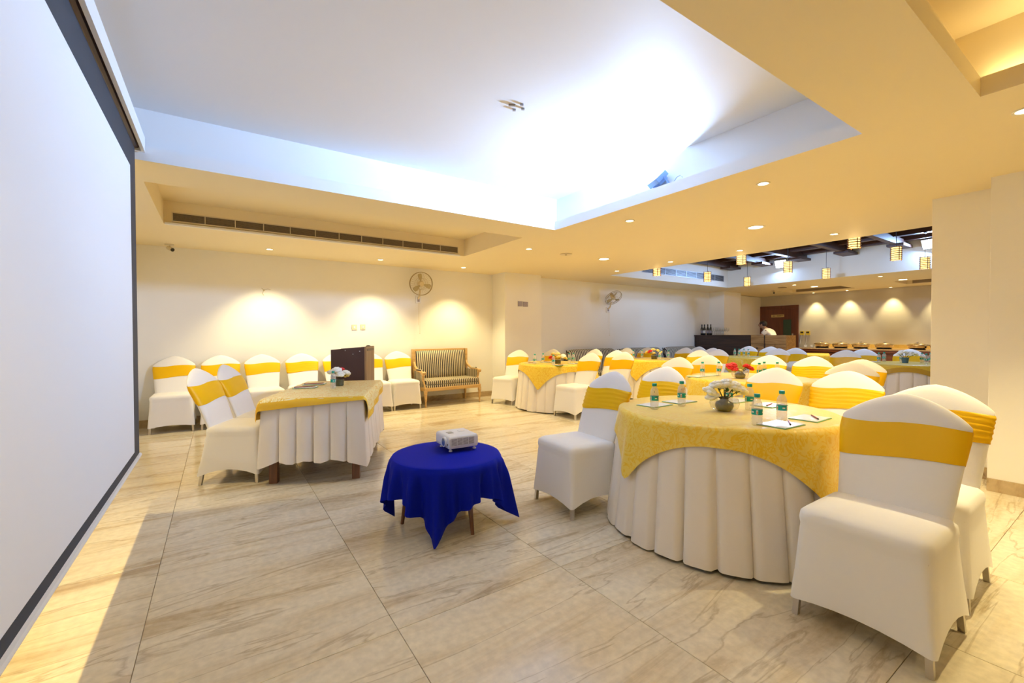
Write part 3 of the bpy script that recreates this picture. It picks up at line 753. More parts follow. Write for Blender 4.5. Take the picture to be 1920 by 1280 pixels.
cov_me = chair_cover().mesh('seat_cover', MT['white_cloth'], True, 60)
bk_me = backrest().mesh('backrest_cover', MT['white_cloth'], True, 180)
sash_a = sash(False).mesh('sash', MT['satin'], True, 180)
sash_b = sash(True).mesh('sash', MT['satin'], True, 180)
leg_mes = []
for sx, sy in ((-1, -1), (1, -1), (-1, 1), (1, 1)):
    b = MB(); x0, y0 = sx*0.222, (-0.220 if sy < 0 else 0.222); x1, y1 = sx*0.198, (-0.195 if sy < 0 else 0.16)
    b.loft([[(x0-0.0115, y0-0.0115, 0), (x0+0.0115, y0-0.0115, 0), (x0+0.0115, y0+0.0115, 0), (x0-0.0115, y0+0.0115, 0)],
            [(x1-0.0115, y1-0.0115, 0.40), (x1+0.0115, y1-0.0115, 0.40), (x1+0.0115, y1+0.0115, 0.40), (x1-0.0115, y1+0.0115, 0.40)]], capa=True, capb=True)
    leg_mes.append(b.mesh('leg', MT['chrome']))
CH = {'s': make_chair('banquet_chair', sash_a, cov_me, bk_me, leg_mes), 'r': make_chair('banquet_chair', sash_b, cov_me, bk_me, leg_mes)}
used = {'s': False, 'r': False}
def chair(x, y, face, label, kind='s', group='white covered banquet chairs'):
    """face: compass angle in degrees of the direction the sitter looks (0 = +X, 90 = +Y)"""
    rz = radians(face)+pi/2
    for tx, ty in ((2.74, 1.61), (4.85, 5.83), (7.25, 5.62), (4.98, 2.62), (9.35, 5.10), (9.45, 2.36)):     # keep the seat clear of the table it stands at
        px, py = max(x-0.225, min(x+0.225, tx)), max(y-0.235, min(y+0.235, ty)); d = sqrt((px-tx)**2+(py-ty)**2)
        if 0.01 < d < 0.62: k = min(0.13, 0.62-d)/d; x += (px-tx)*k; y += (py-ty)*k
    if not used[kind]:
        used[kind] = True; o = CH[kind]; o.location = (x, y, 0); o.rotation_euler = (0, 0, rz); o['label'] = label
    else: o = dup(CH[kind], (x, y, 0), rz, label)
    o['group'] = group
    return o
BK = 0.36
def chair_top(xt, yt, face, label, kind='s', group='white covered banquet chairs'):
    a = radians(face); return chair(xt+BK*cos(a), yt+BK*sin(a), face, label, kind, group)
G0 = 'chairs along the back wall'
for xx, yy, lb, k in [(-0.505, 7.290, 'white chair with gold sash in the left back corner beside the screen', 's'),
                      (0.03, 7.255, 'white chair with gold sash second from the corner along the back wall', 's'),
                      (0.56, 7.225, 'white chair with gold sash third from the corner along the back wall', 's'),
                      (1.09, 7.255, 'white chair with wrinkled gold sash fourth from the corner along the back wall', 'r'),
                      (1.63, 7.275, 'white chair mostly hidden behind the left edge of the lectern', 's'),
                      (2.12, 7.235, 'white chair hidden behind the lectern, only its seat corner showing', 's'),
                      (2.62, 7.245, 'white chair with gold sash between the lectern and the striped settee', 's')]:
    chair(xx, yy, -90+random.uniform(-3, 3), lb, k, G0)
G1 = 'chairs at the nearest round table'
chair(2.19, 2.40, 175.6, 'white chair with creased gold sash left of the nearest round table', 'r', G1)
chair_top(3.30, 2.44, 178, 'white chair behind the nearest table, seen between two water bottles', 'r', G1)
chair_top(3.86, 1.83, 176, 'white chair with bright yellow sash behind the white flowers', 's', G1)
chair_top(4.03, 1.35, 181, 'white chair with ruched yellow sash behind the right notepads', 'r', G1)
chair(2.34, 0.678, 180, 'large white chair with wide gold sash in the right foreground', 's', G1)
chair(2.96, 0.70, 181, 'white chair right behind the large foreground chair, ruched sash edge showing', 'r', G1)
G4 = 'chairs at the middle table'
chair_top(4.86, 3.36, 180, 'cream lit chair left of the red flowers, before the middle table', 's', G4)
chair_top(5.56, 3.36, 178, 'chair directly behind the two bottles left of the red flowers', 's', G4)
chair_top(6.25, 2.99, 180, 'chair right of the red flowers behind three bottle caps', 's', G4)
chair_top(6.36, 2.50, 179, 'chair with ruched gold sash right of the middle table', 'r', G4)
chair_top(5.36, 1.79, 179, 'chair before the far right table, overlapped by the white front chair', 's', G4)
chair_top(5.98, 1.88, 181, 'chair with deep gold sash nearest the far right table', 's', G4)
G2 = 'chairs at the left rear table'
chair(4.40, 6.66, 202, 'white chair left of the rear table beside the wall pillar', 's', G2)
chair_top(5.50, 6.62, 190, 'chair half hidden behind the mixed flowers on the left rear table', 's', G2)
chair(4.50, 4.98, 182, 'white chair with gold sash in front of the left rear table', 's', G2)
chair_top(6.25, 6.31, 180, 'chair peeking above the white chair in front of the left rear table', 's', G2)
chair_top(5.98, 5.57, 180, 'chair with half sash showing behind another, before the bench wall', 's', G2)
chair_top(5.54, 4.93, 181, 'chair with full gold sash left of the yellow draped rear table', 's', G2)
G3 = 'chairs at the rear table near the bench'
chair_top(7.36, 6.48, 180, 'chair with brownish top left of the bottles on the bench side table', 's', G3)
chair_top(7.98, 6.42, 178, 'chair behind the red and yellow flowers before the bench', 's', G3)
chair_top(8.30, 5.78, 180, 'chair right of the lone bottle on the bench side table', 's', G3)
chair_top(7.38, 4.80, 180, 'brightly lit chair before the bench side table, right of its cloth', 's', G3)
chair_top(7.98, 4.77, 181, 'chair just left of the small far table with four bottles', 's', G3)
chair_top(8.62, 5.27, 180, 'grey topped chair with a bottle cap against it', 's', G3)
G5 = 'chairs at the far table before the bar'
chair_top(9.28, 6.02, 180, 'greyish chair in front of the left half of the dark bar', 's', G5)
chair_top(10.60, 5.56, 180, 'chair in front of the bar right of the four bottles', 's', G5)
chair_top(10.55, 5.04, 182, 'bluish chair in front of the wooden drawers, rear one of two', 's', G5)
chair_top(9.26, 4.27, 181, 'bluish chair in front of the wooden drawers, front one of two', 's', G5)
chair_top(9.92, 4.34, 180, 'pale blue chair left of the small gold draped table', 's', G5)
G6 = 'chairs at the far right table'
chair_top(9.33, 3.12, 181, 'grey topped chair before the buffet, left of the far right table', 's', G6)
chair_top(10.22, 3.17, 180, 'blue topped chair behind the grey topped one before the buffet', 's', G6)
chair_top(10.72, 2.64, 180, 'blue topped chair behind the potted white flowers', 's', G6)

# ================================================================== TABLES AND CLOTHS
def skirt(R, zt, zb, n, flare=0.06, seed=1):
    random.seed(seed); mb = MB(); rings = []
    prof = [(0.0, -1.0), (0.05, 0.2), (0.12, 0.85), (0.3, 1.0), (0.5, 0.92), (0.7, 1.0), (0.88, 0.8), (0.96, -0.3)]
    jit = [(random.uniform(0.7, 1.25), random.uniform(-0.10, 0.10), random.uniform(-0.008, 0.008)) for _ in range(n)]
    cap = [(R*0.999*cos(2*pi*i/(n*8)), R*0.999*sin(2*pi*i/(n*8)), zt) for i in range(n*8)]
    cap = [(p[0]*0.985, p[1]*0.985, zt) for p in cap]
    rings.append([(p[0]*0.02, p[1]*0.02, zt) for p in cap]); rings.append(cap)
    for t in (0.01, 0.03, 0.12, 0.3, 0.5, 0.7, 0.85, 1.0):
        ring = []
        for k in range(n):
            a, sh, dz = jit[k]
            for s, o in prof:
                th = 2*pi*(k+s+sh*t)/n
                r = R+0.002+flare*t+o*(0.004+0.016*t**0.7)*a+0.012*t*sin(3*th+seed)
                ring.append((r*cos(th), r*sin(th), zt-0.004-(zt-0.004-zb)*t+dz*t))
        rings.append(ring)
    return mb.loft(rings)
def overlay(R, zt, s, folds=9, seed=1, amp=0.02, zmin=0.006, flare=0.10, corner=1.0, over=False):
    """square cloth of half side s over a round top of radius R; corner directions at 45 degrees + k*90"""
    random.seed(seed); NT = 200; mb = MB(); rings = []; uvs = []
    ph = [random.uniform(0, 6.28) for _ in range(4)]
    rad_in = [0.02, 0.35, 0.7, 0.9, 0.985, 1.0]
    NO = 12
    def lim(th):
        c = max(abs(cos(th)), abs(sin(th))); rr = s/c
        d = s*sqrt(2); return min(rr, d*0.985)
    for q in rad_in:
        rings.append([(R*q*cos(2*pi*i/NT), R*q*sin(2*pi*i/NT), zt-(0.002 if q == 1.0 else 0)) for i in range(NT)])
        uvs += [(R*q*cos(2*pi*i/NT)/s, R*q*sin(2*pi*i/NT)/s) for i in range(NT)]
    for j in range(1, NO+1):
        ring = []
        for i in range(NT):
            th = 2*pi*i/NT; L = lim(th)-R; d = L*j/NO; dr = d
            near = abs(sin(2*th))**1.5                       # 1 at the corner directions
            w = amp*min(1, dr/0.12)*(0.35+0.9*dr/0.3)*(0.6*sin(folds*th+ph[0])+0.4*sin((2*folds+3)*th+ph[1])+0.5*corner*near*cos(16*th+ph[2]))
            out = R+0.006+0.012*min(1, dr/0.03)+flare*dr+w
            z = zt-0.004-dr*0.985
            if over: t_ = dr/0.715; out = max(out, R+0.012+0.075*t_+1.3*(0.004+0.016*t_**0.7))+0.6*max(0, w+0.2*amp*min(1, dr/0.12))
            if z < zmin: out += (zmin-z)*0.8; z = zmin+0.004*(1+sin(9*th))
            ring.append((out*cos(th), out*sin(th), z))
            uvs.append(((R+d)*cos(th)/s, (R+d)*sin(th)/s))
        rings.append(ring)
    mb.loft(rings, capa=True); mb.uv = uvs
    return mb
def round_table(cx, cy, who, gold, ang, cat_group, s=0.74, zt=0.745, seed=1, R=0.64):
    t = thing('round_table', 'round banquet table under a pleated skirt, '+who, 'table', (cx, cy, 0), 0, 'round banquet tables')
    MB().lathe([(R-0.012, zt-0.03), (R-0.004, zt-0.026), (R-0.004, zt-0.006), (R-0.012, zt-0.002)], 48).build('tabletop', MT['dark_wood'], t)
    for k in range(4):
        a = pi/4+k*pi/2+0.35; r = R-0.09
        MB().box(-0.025, 0.025, -0.025, 0.025, 0, zt-0.03).build('leg', MT['dark_wood'], t, loc=(r*cos(a), r*sin(a), 0))
    sk = skirt(R, zt, 0.016, 26, 0.07, seed=seed).build('table_skirt', MT['cream_cloth'], None, True, 65, (cx, cy, 0), 0.12*seed)
    tag(sk, 'pleated cream skirt cloth on the round table '+who, 'tablecloth', 'pleated round table skirts')
    ov = overlay(R, zt+0.008, s, seed=seed, over=True).build('table_overlay', MT[gold], None, True, 70, (cx, cy, 0), radians(ang-45))
    tag(ov, 'square gold jacquard cloth over the round table '+who, 'tablecloth', 'gold square table overlays')
T1, T2, T3, T4, T5, T6 = (2.74, 1.61), (4.85, 5.83), (7.25, 5.62), (4.98, 2.62), (9.35, 5.10), (9.45, 2.36)
W1, W2, W3, W4, W5, W6 = ('nearest the camera with white flowers', 'at the left rear beside the wall pillar', 'before the bench wall',
                          'in the middle with red flowers', 'far away before the dark bar', 'at the far right beside the pier')
round_table(*T1, W1, 'pale_gold_cloth', 163, '', seed=2)
round_table(*T2, W2, 'gold_cloth', 205, '', seed=3)
round_table(*T3, W3, 'gold_cloth', 186, '', seed=4)
round_table(*T4, W4, 'pale_gold_cloth', 170, '', seed=5)
round_table(*T5, W5, 'gold_cloth', 200, '', seed=6)
round_table(*T6, W6, 'olive_gold_cloth', 149, '', seed=7)

# ---- rectangular table on the left
RA = radians(-23); RC = Vector((0.93, 4.62, 0)); RZ = 0.712
rtab = thing('rectangular_table', 'rectangular table with square dark wood legs under white and gold cloths', 'table', RC, RA)
HX, HY = 0.40, 0.70
MB().box(-HX+0.01, HX-0.01, -HY+0.01, HY-0.01, RZ-0.03, RZ-0.004).build('tabletop', MT['dark_wood'], rtab)
for sx in (-1, 1):
    for sy in (-1, 1):
        MB().box(-0.032, 0.032, -0.032, 0.032, 0, RZ-0.03).build('leg', MT['dark_wood'], rtab, loc=(sx*(HX-0.07), sy*(HY-0.07), 0), bevel=0.003)
def box_skirt():
    mb = MB(); random.seed(5); pts = []
    per = [((-HX, -HY), (HX, -HY), (0, -1), 6), ((HX, -HY), (HX, HY), (1, 0), 9), ((HX, HY), (-HX, HY), (0, 1), 6), ((-HX, HY), (-HX, -HY), (-1, 0), 9)]
    prof = [(0.0, -1.0), (0.05, 0.2), (0.14, 0.8), (0.5, 1.0), (0.86, 0.8), (0.95, -0.2)]
    for (a, b, nrm, n) in per:
        for k in range(n):
            am = random.uniform(0.7, 1.2)
            for s, o in prof:
                f = (k+s)/n; pts.append((a[0]+(b[0]-a[0])*f, a[1]+(b[1]-a[1])*f, nrm, o*am, f))
    rings = [[(p[0]*0.02, p[1]*0.02, RZ) for p in pts], [(p[0], p[1], RZ) for p in pts]]
    for t in (0.0, 0.04, 0.15, 0.35, 0.6, 0.8, 1.0):
        ring = []
        for x, y, nr, o, f in pts:
            edge = min(f, 1-f); cz = max(0, 1-edge/0.16)             # corners flare out and hang lower
            e = 0.003+0.03*t+o*(0.004+0.016*t)*(1-0.6*cz)
            ex = 0.03*t*cz
            xx = x+nr[0]*e; yy = y+nr[1]*e
            sx = 1 if x > 0 else -1; sy = 1 if y > 0 else -1
            if nr[0] == 0: xx += sx*ex
            else: yy += sy*ex
            zb = 0.19-(0.08 if x > 0 else 0.03)*cz+0.012*sin(f*19+x*5)
            ring.append((xx, yy, RZ-0.003-(RZ-zb)*t))
        rings.append(ring)
    return mb.loft(rings)
tag(box_skirt().build('table_skirt', MT['cream_cloth'], None, True, 65, RC, RA), 'pleated white cloth hanging round the rectangular table, legs showing below', 'tablecloth')
def square_overlay(hx, hy, ex, ey, zt, rot, shift):
    """cloth of half sides ex, ey lying turned by rot on a rectangular top hx, hy"""
    N = 72; mb = MB(); vs = []; uv = []
    for i in range(N+1):
        for j in range(N+1):
            u = -1+2*i/N; v = -1+2*j/N
            px = u*ex*cos(rot)-v*ey*sin(rot)+shift[0]; py = u*ex*sin(rot)+v*ey*cos(rot)+shift[1]
            qx = max(-hx, min(hx, px)); qy = max(-hy, min(hy, py))
            dx, dy = px-qx, py-qy; d = sqrt(dx*dx+dy*dy)
            if d > 1e-6:
                k = 0.016*min(1, d/0.03)+0.10*d+0.008*min(1, d/0.1)*sin(px*13+py*15)
                x, y = qx+dx/d*k, qy+dy/d*k; z = zt-0.004*min(1, d/0.01)-d*0.98
            else: x, y, z = px, py, zt
            vs.append((x, y, z)); uv.append((u, v))
    fs = [(i*(N+1)+j, (i+1)*(N+1)+j, (i+1)*(N+1)+j+1, i*(N+1)+j+1) for i in range(N) for j in range(N)]
    mb.add(vs, fs); mb.uv = uv
    return mb
tag(square_overlay(HX+0.008, HY+0.008, 0.60, 0.745, RZ+0.004, radians(5), (-0.04, -0.02)).build('table_overlay', MT['banded_gold_cloth'], None, True, 70, RC, RA),
    'pale gold jacquard cloth with plain band over the rectangular table', 'tablecloth')
GR = 'chairs at the rectangular table'
e1 = Vector((cos(RA), sin(RA), 0)); e2 = Vector((-sin(RA), cos(RA), 0))
chair(0.16, 4.55, -26, 'white chair with shiny gold sash left of the rectangular table, nearer one', 's', GR)
chair(0.37, 5.02, -25, 'white chair with gold sash left of the rectangular table, further one', 's', GR)

# ---- small gold draped table before the buffet
tg = thing('side_table', 'small square table under a gold cloth before the buffet', 'table', (12.15, 4.78, 0), radians(20))
MB().box(-0.62, 0.62, -0.28, 0.28, 0.72, 0.748).build('tabletop', MT['dark_wood'], tg)
for sx in (-1, 1):
    for sy in (-1, 1): MB().box(-0.025, 0.025, -0.025, 0.025, 0, 0.72).build('leg', MT['dark_wood'], tg, loc=(sx*0.56, sy*0.23, 0))
tag(square_overlay(0.625, 0.285, 0.86, 0.52, 0.752, 0, (0, 0)).build('table_overlay', MT['gold_cloth'], None, True, 70, (12.15, 4.78, 0), radians(20)),
    'gold cloth hanging over the small side table before the buffet', 'tablecloth')

# ---- blue projector table
BT = (1.26, 2.67); BZ, BR = 0.445, 0.355
bt = thing('coffee_table', 'low round table with tapered dark legs under a royal blue cloth', 'table', (*BT, 0))
MB().lathe([(BR-0.012, BZ-0.03), (BR-0.002, BZ-0.025), (BR-0.002, BZ-0.005), (BR-0.012, BZ)], 40).build('tabletop', MT['dark_wood'], bt)
for k in range(3):
    a = radians(-82+120*k)
    MB().tube((0.29*cos(a), 0.29*sin(a), 0), (0.23*cos(a), 0.23*sin(a), BZ-0.03), 0.011, 0.024, 12).build('leg', MT['dark_wood'], bt, True)
tag(overlay(BR, BZ+0.004, 0.565, folds=13, seed=9, amp=0.046, flare=0.06, corner=0.8).build('blue_tablecloth', MT['blue_cloth'], None, True, 80, (*BT, 0), radians(-135-45+10)),
    'royal blue square cloth draped over the low round table, corners nearly on the floor', 'tablecloth')
# ---- projector
pj = thing('projector', 'white video projector standing on the blue draped table', 'projector', (1.385, 2.765, BZ+0.008), radians(-3))
b = MB(); w, d, hh = 0.105, 0.115, 0.085
z0 = 0.02
b.loft([[(-w, -d, z0), (w, -d, z0), (w, d, z0), (-w, d, z0)], [(-w-0.004, -d-0.004, z0+0.02), (w+0.004, -d-0.004, z0+0.02), (w+0.004, d+0.004, z0+0.02), (-w-0.004, d+0.004, z0+0.02)],
        [(-w-0.004, -d-0.004, z0+hh-0.012), (w+0.004, -d-0.004, z0+hh-0.012), (w+0.004, d+0.004, z0+hh-0.012), (-w-0.004, d+0.004, z0+hh-0.012)],
        [(-w+0.004, -d+0.004, z0+hh), (w-0.004, -d+0.004, z0+hh), (w-0.004, d-0.004, z0+hh), (-w+0.004, d-0.004, z0+hh)]], capa=True, capb=True)
b.build('case', MT['plastic_white'], pj, bevel=0.006)
MB().tube((-w-0.004, -0.055, z0+0.042), (-w-0.018, -0.055, z0+0.042), 0.034, 0.033, 24).build('lens_barrel', MT['plastic_white'], pj, True)
MB().tube((-w-0.0185, -0.055, z0+0.042), (-w-0.017, -0.055, z0+0.042), 0.027, 0.027, 24).build('projector_lens', MT['lens'], pj)
MB().tube((-w-0.004, -0.102, z0+0.03), (-w-0.007, -0.102, z0+0.03), 0.006, n=10).build('sensor', MT['grille_dark'], pj)
gr_ = MB().box(-w+0.012, w-0.025, -d-0.0055, -d-0.003, z0+0.022, z0+0.07).build('side_vent', MT['grille_dark'], pj)
v = MB()
for k in range(9): v.box(-w+0.012, w-0.025, -d-0.008, -d-0.0055, z0+0.022+k*0.0056, z0+0.0245+k*0.0056)
for k in range(5): v.box(-w+0.012+k*0.042, -w+0.0145+k*0.042, -d-0.0085, -d-0.0055, z0+0.022, z0+0.07)
v.build('vent_bars', MT['plastic_white'], pj)
MB().box(-0.07, -0.03, -0.02, 0.03, z0+hh, z0+hh+0.0015).build('focus_window', MT['steel_grey'], pj)
MB().box(0.02, 0.06, 0.0, 0.04, z0+hh, z0+hh+0.002).build('button_pad', MT['white_metal'], pj)
for sx, sy in ((-0.085, -0.09), (0.09, -0.095), (-0.085, 0.07)):
    MB().lathe([(0.012, 0), (0.012, 0.006), (0.007, 0.008), (0.007, 0.022)], 12, c=(sx, sy, 0)).build('foot', MT['plastic_white'], pj, True)

# ================================================================== LECTERN, SETTEES
ORD = ['leftmost', 'second', 'third', 'fourth', 'fifth', 'sixth', 'seventh']
lc = thing('lectern', 'dark brown wooden lectern with sloped top and lighter front panel', 'lectern', (1.42, 5.72, 0), radians(-28))
# local: near corner at (+0.21, -0.225); dark side faces -Y, light front faces +X
def prism(x0, x1, y0, y1, z0, za, zb):
    return MB().add([(x0, y0, z0), (x1, y0, z0), (x1, y1, z0), (x0, y1, z0), (x0, y0, za), (x1, y0, zb), (x1, y1, zb), (x0, y1, za)],
                    [(0, 3, 2, 1), (4, 5, 6, 7), (0, 1, 5, 4), (1, 2, 6, 5), (2, 3, 7, 6), (3, 0, 4, 7)])
prism(-0.21, 0.185, -0.225, -0.205, 0, 1.065, 1.095).build('side_panel', MT['lectern_dark'], lc)
prism(-0.21, 0.185, 0.205, 0.225, 0, 1.065, 1.095).build('side_panel', MT['lectern_dark'], lc)
MB().box(0.185, 0.21, -0.225, 0.225, 0, 1.10).build('front_panel', MT['lectern_light'], lc, bevel=0.003)
prism(-0.19, 0.185, -0.205, 0.205, 1.02, 1.035, 1.06).build('reading_top', MT['lectern_dark'], lc)
MB().box(-0.19, 0.18, -0.205, 0.205, 0.5, 0.52).build('shelf', MT['lectern_dark'], lc)
MB().box(0.21, 0.213, -0.19, 0.19, 1.045, 1.075).build('worn_edging', MT['lectern_dark'], lc)
cl = MB(); 
for dx, dz, w in ((-0.04, 1.055, 0.004), (0.13, 1.045, 0.006), (0.05, 1.01, 0.004)): cl.box(dx-w, dx+w, -0.2262, -0.225, dz-0.004, dz+0.004)
cl.build('paint_chips', MT['label_white'], lc)
MB().lathe([(0.03, 1.095), (0.03, 1.105), (0.012, 1.112)], 12, c=(0.17, 0.06, 0)).build('microphone_socket', MT['black'], lc)

st = thing('settee', 'two seat settee with black and cream stripes and honey wood frame against the back wall', 'sofa', (3.47, 7.33, 0), radians(2))
SW = 0.56
fr = MB(); yb0, yb1 = 0.20, 0.29
fr.box(-SW, SW, yb1-0.04, yb1, 0.945, 0.985); fr.box(-SW, -SW+0.045, yb0, yb1, 0.40, 0.985); fr.box(SW-0.045, SW, yb0, yb1, 0.40, 0.985)
fr.build('back_frame', MT['sofa_wood'], st, bevel=0.006)
bp = MB(); N = 24; rings = []
for j in range(9):
    z = 0.44+0.505*j/8
    bul = 0.03*sin(pi*min(1, max(0, (j/8))))**0.6 if 0 < j < 8 else 0
    rings.append([(-SW+0.045+(2*SW-0.09)*i/N, 0.215+0.05*j/8-bul*(1-abs(2*i/N-1)**8), z) for i in range(N+1)])
bp.loft(rings, closed=False); o = bp.build('back_panel', MT['stripe'], st, True)
md = o.modifiers.new('thick', 'SOLIDIFY'); md.thickness = 0.03; md.offset = -1
MB().box(-SW+0.02, SW-0.02, -0.27, 0.24, 0.375, 0.455).build('seat_cushion', MT['stripe'], st, bevel=0.025)
MB().box(-SW+0.02, SW-0.02, -0.275, 0.24, 0.33, 0.374).build('seat_base', MT['stripe'], st, bevel=0.006)
ap = MB(); ap.box(-SW, SW, -0.29, -0.255, 0.27, 0.33); ap.box(-SW, -SW+0.035, -0.26, 0.28, 0.27, 0.33); ap.box(SW-0.035, SW, -0.26, 0.28, 0.27, 0.33); ap.box(-SW, SW, 0.25, 0.28, 0.27, 0.33)
ap.build('apron', MT['sofa_wood'], st, bevel=0.005)
for s in (-1, 1):
    a = MB(); xx = s*(SW-0.022)
    pts = [(xx, 0.25, 0.80), (xx, 0.17, 0.68), (xx+s*0.01, 0.05, 0.615), (xx+s*0.015, -0.10, 0.60), (xx+s*0.02, -0.22, 0.59)]
    a.path(pts, 0.022, 8); a.tube((xx+s*0.02-0.03, -0.225, 0.578), (xx+s*0.02+0.03, -0.225, 0.578), 0.032, n=14)
    a.path([(xx+s*0.02, -0.22, 0.57), (xx+s*0.012, -0.185, 0.47), (xx, -0.235, 0.38), (xx, -0.27, 0.31)], 0.022, 8)
    ar = a.build('arm', MT['sofa_wood'], st, True)
    MB().box(xx+s*0.012-0.022, xx+s*0.012+0.022, -0.14, 0.06, 0.608, 0.638).build('arm_pad', MT['stripe'], ar, bevel=0.012)
    MB().box(xx-0.008, xx+0.008, -0.2, 0.2, 0.34, 0.595).build('side_panel', MT['stripe_side'], st)
    for yy in (-0.272, 0.262):
        MB().lathe([(0.012, 0), (0.016, 0.02), (0.013, 0.04), (0.026, 0.19), (0.022, 0.2), (0.03, 0.215), (0.03, 0.28)], 12, c=(s*(SW-0.02), yy, 0)).build('leg', MT['sofa_wood'], st, True)
def bench(x0, x1, label):
    w = (x1-x0)/2; t = thing('bench_sofa', label, 'sofa', ((x0+x1)/2, 7.14, 0), 0, 'striped bench sofas along the grey wall')
    mb = MB(); N = 30; rings = []
    prof = [(0.0, 0.10), (0.02, 0.40), (0.06, 0.75), (0.11, 0.88), (0.16, 0.915), (0.22, 0.90), (0.26, 0.84), (0.27, 0.10)]
    for yv, zv in prof:
        ring = []
        for i in range(N+1):
            u = -1+2*i/N; k = (max(0, 1-abs(u)**14))**0.5
            ring.append((u*w, 0.02+yv, 0.10+(zv-0.10)*(0.55+0.45*k)))
        rings.append(ring)
    mb.loft(rings, closed=False); mb.build('backrest', MT['stripe2'], t, True, 60)
    for s in (-1, 1):
        p = MB(); p.path([(s*w, 0.02+yv, 0.10+(zv-0.10)*0.56) for yv, zv in prof[1:-1]], 0.012, 6)
        p.path([(s*w*0.996, 0.09+0.01*q, 0.45+0.44*sin(q/6*pi/2)) for q in range(7)], 0.012, 6); p.build('piping', MT['piping'], t)
    MB().box(-w+0.02, w-0.02, -0.36, 0.04, 0.28, 0.44).build('seat_cushion', MT['stripe2'], t, bevel=0.03)
    MB().box(-w+0.03, w-0.03, -0.34, 0.25, 0.08, 0.28).build('plinth', MT['dark_wood'], t)
    for sx in (-1, 1):
        for yy in (-0.3, 0.2): MB().box(-0.025, 0.025, -0.025, 0.025, 0, 0.08).build('leg', MT['dark_wood'], t, loc=(sx*(w-0.08), yy, 0))
bench(6.32, 7.94, 'striped bench sofa along the grey wall, nearest the pillar')
bench(8.0, 9.62, 'striped bench sofa along the grey wall, middle one')
bench(9.68, 11.2, 'greyish bench sofa along the grey wall, beside the bar')

# ================================================================== BAR, BUFFET
br = thing('bar_counter', 'dark wenge bar counter with planked front by the rear wall', 'bar', (11.3, 5.9, 0))
MB().box(0.03, 0.50, 0.0, 1.57, 0, 1.19).build('carcass', MT['bar_wood'], br)
for k in range(6): MB().box(0.0, 0.03, 0.0, 1.57, 0.005+k*0.197, 0.005+k*0.197+0.193).build('plank', MT['bar_wood'], br)
MB().box(-0.02, 0.55, -0.01, 1.58, 1.19, 1.22).build('worktop', MT['bar_wood'], br, bevel=0.004)
dk = thing('drawer_cabinet', 'light reclaimed wood drawer cabinet beside the dark bar', 'cabinet', (11.3, 5.05, 0))
MB().box(0.02, 0.5, 0.0, 0.84, 0, 1.21).build('carcass', MT['crate_wood'], dk)
for (y0, y1, z0, z1) in [(0.0, 0.49, 1.0, 1.215), (0.51, 0.84, 1.0, 1.215)]:
    MB().box(0.0, 0.02, y0+0.004, y1-0.004, z0, z1).build('fascia', MT['crate_wood'], dk)
for z0 in (0.72, 0.44, 0.16):
    for y0, y1 in ((0.0, 0.245), (0.25, 0.49), (0.51, 0.84)):
        dw = MB().box(0.0, 0.02, y0+0.006, y1-0.006, z0, z0+0.265).build('drawer', MT['crate_wood'], dk, bevel=0.003)
        MB().ball((-0.012, (y0+y1)/2, z0+0.17), 0.018, n=8).build('knob', MT['black'], dw, True)
MB().box(-0.004, 0.02, 0.49, 0.51, 0, 1.215).build('divider', MT['bar_wood'], dk)
random.seed(21)
for i, yy in enumerate((7.38, 7.30, 7.20, 7.11)):
    t = thing('wine_bottle', ORD[i]+' dark wine bottle in the row on the bar end by the wall' if i else 'leftmost dark wine bottle in the row on the bar end by the wall', 'bottle', (11.5, yy, 1.22), 0, 'wine bottles on the bar')
    MB().lathe([(0.034, 0), (0.037, 0.005), (0.037, 0.17), (0.03, 0.2), (0.014, 0.225), (0.0135, 0.29)], 14).build('body', MT['wine'], t, True)
    MB().lathe([(0.0145, 0.255), (0.0145, 0.302)], 12).build('foil', MT['black'], t)
    MB().lathe([(0.0375, 0.05), (0.0375, 0.13)], 14, top=False, bot=False).build('label', MT['label_white'] if i == 1 else MT['beige_card'], t)
gl = None
for i in range(12):
    loc = (11.46+0.12*(i % 2), 7.03-0.034*i, 1.22)
    lb = ('stemmed wine glass on the bar, '+('leftmost of the cluster' if i == 0 else 'rightmost of the cluster' if i == 11 else ['', 'second', 'third', 'fourth', 'fifth', 'sixth', 'seventh', 'eighth', 'ninth', 'tenth', 'eleventh'][i]+' from the left of the cluster'))
    if gl is None:
        gl = thing('wine_glass', lb, 'glass', loc, 0, 'wine glasses on the bar')
        MB().lathe([(0.018, 0.10), (0.033, 0.13), (0.036, 0.16), (0.03, 0.205)], 14, top=False).build('bowl', MT['glass'], gl, True)
        MB().lathe([(0.033, 0), (0.03, 0.004), (0.005, 0.008), (0.0045, 0.095), (0.018, 0.10)], 12).build('stem', MT['glass'], gl, True)
    else: dup(gl, loc, 0, lb)
bf = thing('buffet_counter', 'mahogany buffet counter running along the far spotlit wall', 'counter', (13.62, 1.0, 0))
MB().box(0.06, 1.25, 0, 4.85, 0.0, 0.80).build('carcass', MT['buffet_wood'], bf)
for k in range(8): MB().box(0.035, 0.06, 0.03+k*0.603, 0.59+k*0.603, 0.08, 0.74).build('panel', MT['buffet_wood'], bf, bevel=0.006)
MB().box(0.0, 1.25, 0, 4.87, 0.765, 0.83).build('fascia', MT['buffet_wood'], bf)
MB().box(-0.02, 1.255, -0.02, 4.88, 0.83, 0.855).build('worktop', MT['granite'], bf, bevel=0.004)
MB().box(1.225, 1.258, 0, 4.6, 0.855, 0.955).build('splashback', MT['gold_tile'], bf)
